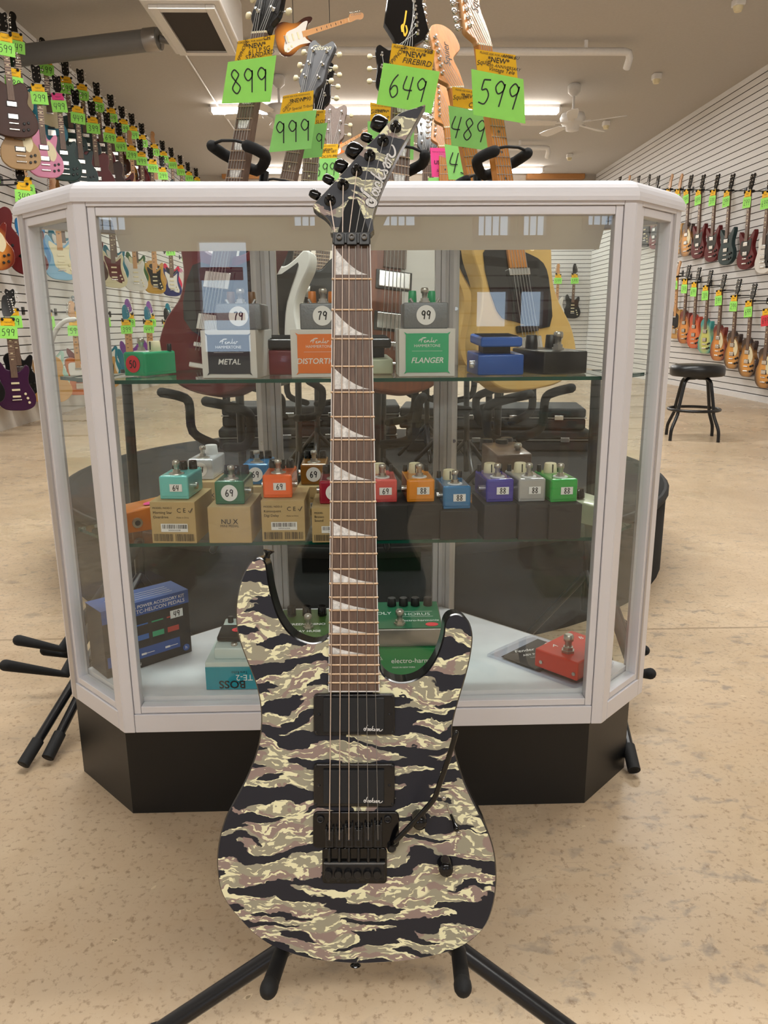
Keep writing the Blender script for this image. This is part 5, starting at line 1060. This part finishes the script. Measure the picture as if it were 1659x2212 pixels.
# price cards in front of the necks
def cards(label, Yq, green, yellow, price, info, gm='tag_green', ym='tag_yellow', off=(0, 0), ghost=None, sc=1.0):
    def pl(q, dY=0): return [P(a, b, Y=Yq+dY) for a, b in q]
    g = pl(green) if green else None; y_ = pl(yellow, .002) if yellow else None; base = (g or y_)[0]
    t = thing('price_tag', label, 'price tag', M.Translation(base), 'price cards above the counter'); I = M.Translation(-base)
    def frame(q, dz): # bottom-left origin frame on the card: q = tl, tr, br, bl
        x = ((q[1]-q[0])+(q[2]-q[3])).normalized(); c = (q[0]+q[1]+q[2]+q[3])/4; u = ((q[0]-q[3])+(q[1]-q[2])); u = (u-x*u.dot(x)).normalized(); n = x.cross(u); return I @ basis(c+n*dz, x, u, n), (q[1]-q[0]).length, (q[0]-q[3]).length
    if y_:
        mb = MB(); mb.T = I; mb.slab([tuple(q) for q in (y_[3], y_[2], y_[1], y_[0])], .0008, ym); X, w_, h_ = frame(y_, .0012); mb.T = M.Identity(4)
        mb.text('PLEASE ASK FOR ASSISTANCE', w_*.068, 'ink_brown', X @ T(0, h_*.36)); mb.text('*NEW*' if ym == 'tag_yellow' else 'USED', w_*(.17 if ym == 'tag_yellow' else .3), 'ink', X @ T(w_*.04, h_*.12 if ym == 'tag_yellow' else -h_*.0), 'CENTER', 0, 0, .01)
        for k, (s_, x, yy, z_, r) in enumerate(info): mb.text(s_, w_*z_, 'ink', X @ T(w_*x, h_*yy, 0, 0, 0, r), 'CENTER', 0, .25)
        mb.obj('info_card', t)
    if g:
        mb = MB(); mb.T = I; mb.slab([tuple(q) for q in (g[3], g[2], g[1], g[0])], .0008, gm); X, w_, h_ = frame(g, .0012); mb.T = M.Identity(4)
        if price: mb.hand(price, h_*.56*sc, 'ink', X @ T(w_*off[0], h_*off[1]), 0, .055)
        mb.obj('price_card', t)
cards('green 899 price card with yellow card on the leftmost near neck', 1.87, [(492.4,133.8),(597,119.3),(584,219.7),(479,223.7)], [(514,89),(594,74.7),(587,123),(507,131)], '899', [('EPIPHONE', -.33, -.05, .12, 55), ('61 LP SG', .1, -.14, .16, 4), ('STANDARD', .1, -.36, .15, 4), ('CH', .35, .42, .13, 0)])
cards('green 999 price card with yellow card on the second neck', 2.3, [(596,247.5),(684,237.5),(672,321),(581,329)], [(612,207),(677.5,195),(675,240),(604,248)], '999', [('GIBSON', -.32, -.1, .13, 35), ('P90', .33, .12, .17, 0), ('LP Special Tribute', .08, -.26, .12, 2)], 'tag_green_dark')
cards('green card showing a single 9 behind the 999 card', 2.46, [(622,275),(707.6,265),(695,339),(644,343)], [(640,243),(703,237),(701,269),(640,274)], '9', [('SLOT', .33, -.3, .15, 0)], 'tag_green_dark', off=(.27, -.03), sc=.85)
cards('green 399 price card low beside the headstock', 2.98, [(675,343),(735.5,341),(732,389),(668,389)], [(682,312),(731,311),(728,343),(674,345)], '399', [('JR SIL SBT', .15, 0, .15, 2), ('DC375 P90', .15, -.3, .15, 2)], 'tag_green_dark', sc=1.05)
cards('green 649 price card with yellow firebird card', 1.92, [(828,135.5),(950,154.5),(932,245.6),(813,225)], [(847,93.7),(940,109),(933,154),(840,140)], '649', [('EPIPHONE', -.33, 0, .12, 55), ('FIREBIRD', .12, -.2, .17, 0), ('VSB', .35, .38, .13, 0)])
cards('green 599 price card on the rightmost maple neck', 1.95, [(1018,149),(1130.7,171),(1135,267),(1022.6,248)], [(1027,106),(1113.7,119),(1118,169),(1030.7,152)], '599', [('Squier', -.3, -.05, .15, 15), ('40th ANNIVERSARY', .18, -.14, .1, 0), ('Vintage Tele', .15, -.32, .13, 0), ('AMBR BU', .32, .38, .1, 0)], off=(0, .06))
cards('green 489 price card half behind the 599 card', 2.24, [(968.6,228),(1062,245),(1063.6,326.6),(975,314)], [(977,187),(1040,197),(1042,240),(979,229)], '489', [('Squier', -.25, 0, .2, 10), ('CV', .2, -.3, .22, 0)], 'tag_green_dark', off=(-.06, -.02), sc=.98)
cards('partly hidden green card reading 45 under the 489 card', 2.7, [(960,311),(1020,322),(1022,389),(969,388)], None, '45', [], 'tag_green_dark', sc=1.0)
cards('pink used price card beside the headstock', 3.1, [(925,384),(968,384),(968,400),(925,400)], [(929,319),(965,320),(969,383),(933,382)], None, [('Squier', .1, -.28, .2, 0), ('Tele', .1, -.42, .2, 0)], 'tag_green_dark', 'tag_pink')
cards('yellow and green cards behind the camouflage headstock', 2.33, [(794,262),(895,262),(893,345),(795,345)], [(800,221.5),(850,230),(847,266),(800,265)], None, [('Gibson', -.2, .1, .22, 12), ('LP', .2, -.2, .22, 0)], 'tag_green_dark')
# ------------------------------------------------------------------ guitars hung level from the ceiling
def hung(px0, py0, px1, py1, Y, label, style, body, pg, hm='maple', h='f'):
    a, b = P(px0, py0, Y=Y), P(px1, py1, Y=Y+.1); up = (b-a).normalized(); x = up.cross(V((0, -1, -.35)).normalized()).normalized()*1; nn = x.cross(up); k = (b-a).length
    g = guitar(basis(a, x, up, nn) @ M.Scale(k, 4), label, style, body, h, 'maple', hm, pg, None, 'guitars hung below the ceiling')
    for f_ in (.2, .62):
        q = a+(b-a)*f_; tag(MB().tube([q+V((0, .04, 0)), V((q.x, q.y+.04, ZC))], .003, 'black', 6).obj('hanging_wire'), ('left' if f_ < .5 else 'right')+' wire holding the '+('nearer' if Y < 10 else 'farther')+' ceiling guitar', 'wire', 'wires of the ceiling guitars')
hung(596, 92, 782, 34, 6.9, 'sunburst double-cutaway guitar hung level below the ceiling', 'st', 'sunburst_three', 'f_white')
hung(700, 335, 797, 280, 11.5, 'distant pale necked guitar hung level beside the camouflage headstock', 'tl', 'f_orange', 'f_white')
# pink notices hung in the shop window (seen in the glass)
for k, (y0, y1) in enumerate(((578, 606), (676, 692))):
    za, zb_ = P(480, y1, Y=7.42).z, P(480, y0, Y=7.42).z
    tag(MB().box((-1.3, YF+.07, (za+zb_)/2), (.4, .01, zb_-za), 'tag_pink').obj('window_notice'), ('upper' if k == 0 else 'lower')+' pink notice across the shop window reflected in the glass', 'notice', 'pink notices in the shop window')
# hard cases lying on the platform
for k, (x, y, z, r, lb) in enumerate([(-.27, 3.72, .3, 3, 'black guitar case at the left end of the platform, bottom of its stack'), (-.25, 3.74, .4, 1, 'black guitar case at the left end of the platform, top of its stack'), (.62, 3.55, .3, -4, 'black guitar case at the right end of the platform, bottom of its stack'), (.6, 3.57, .4, -8, 'black guitar case at the right end of the platform, top of its stack')]):
    t = thing('guitar_case', lb, 'guitar case', T(x, y, z, 0, 0, r), 'hard cases lying on the round platform')
    q = MB(); q.box((0, 0, .027), (.84, .3, .052), 'amp_black', .012); q.obj('base', t); q = MB(); q.box((0, 0, .076), (.84, .3, .042), 'amp_black', .012); q.obj('lid', t)
    q = MB(); q.box((0, 0, .0545), (.846, .306, .004), 'brushed'); q.obj('rim', t)
    for x_ in (-.3, -.1, .1, .3): q = MB(); q.box((x_, -.152, .055), (.04, .006, .022), 'chrome', .002); q.obj('latch', t)
    q = MB(); q.tube([(-.05, -.15, .03), (-.045, -.18, .03), (.045, -.18, .03), (.05, -.15, .03)], .007, 'black', 8); q.obj('handle', t)
# ------------------------------------------------------------------ bar stool
Ys = 5.72; c = P(1507, 796, Y=Ys); f1 = P(1507, 948, Z=0)
t = thing('bar_stool', 'black round-seated bar stool standing by the slatted wall', 'stool', T(c.x, Ys, 0)); R_ = .195
MB().lathe([(R_*.92, c.z-.055), (R_, c.z-.045), (R_*1.01, c.z), (R_*.97, c.z+.022), (R_*.8, c.z+.032), (.02, c.z+.036)], 'black_gloss' if 0 else 'black', 36).obj('seat', t)
MB().lathe([(.09, c.z-.075), (.1, c.z-.055)], 'black_metal', 20).obj('swivel', t); rr = .178
for k in range(4):
    a = math.radians(28+90*k); d = V((math.cos(a), math.sin(a), 0)); zt = c.z-.075
    MB().tube(cr([d*.02+V((0, 0, zt+.004)), d*.09+V((0, 0, zt+.004)), d*.125+V((0, 0, zt-.02)), d*.14+V((0, 0, zt-.07)), d*.172+V((0, 0, .24)), d*.18+V((0, 0, .19)), d*.225+V((0, 0, .1)), d*.235+V((0, 0, .06)), d*.238+V((0, 0, .0))], 4, False), .0125, 'black_metal', 10).obj('leg', t)
MB().tube([(math.cos(k*math.pi/20)*.185, math.sin(k*math.pi/20)*.185, .225) for k in range(41)], .011, 'black_metal', 10).obj('foot_ring', t)
# ------------------------------------------------------------------ stands whose feet show beside the counter
def side_stand(label, hub, feet, arms):
    t = thing('guitar_stand', label, 'guitar stand', T(hub[0], hub[1], 0), 'guitar stands beside the counter'); inv = t.matrix_world.inverted()
    q = MB(); q.T = inv; q.tube([V(hub)+V((0, 0, -.1)), V(hub)+V((0, .03, .5))], .012, 'black_metal', 12); q.obj('pole', t)
    for e in feet:
        q = MB(); q.T = inv; h = V(hub); e = V(e); d = (e-h).normalized(); q.tube([h, e], .0098, 'black_metal', 14); q.tube([e-d*.055, e], .0125, 'black_rubber', 14, round_=False); q.obj('leg', t)
    for a, b in arms: q = MB(); q.T = inv; q.tube([V(hub)+V((0, 0, .08)), V(b), V(a)], .0125, 'foam', 14, round_=True); q.obj('body_rest', t)
side_stand('black stand showing feet and padded arms left of the counter', (-.56, 1.80, .27), [P(50, 1652, Z=.014), P(103, 1637, Z=.014), (-.42, 1.86, .012)],
 [(P(40, 1383, Y=1.63), P(135, 1402, Y=1.68)), (P(12, 1437, Y=1.5), P(140, 1456, Y=1.62)), (P(98, 1405, Y=1.70), P(140, 1415, Y=1.72))])
side_stand('black stand showing a foot and padded arms right of the counter', (.56, 1.80, .26), [P(1370, 1664, Z=.014), (.38, 1.86, .012), (.75, 2.0, .012)],
 [(P(1392, 1405, Y=1.62), P(1360, 1400, Y=1.7)), (P(1405, 1455, Y=1.5), P(1370, 1455, Y=1.6))])
bpy.data.meshes
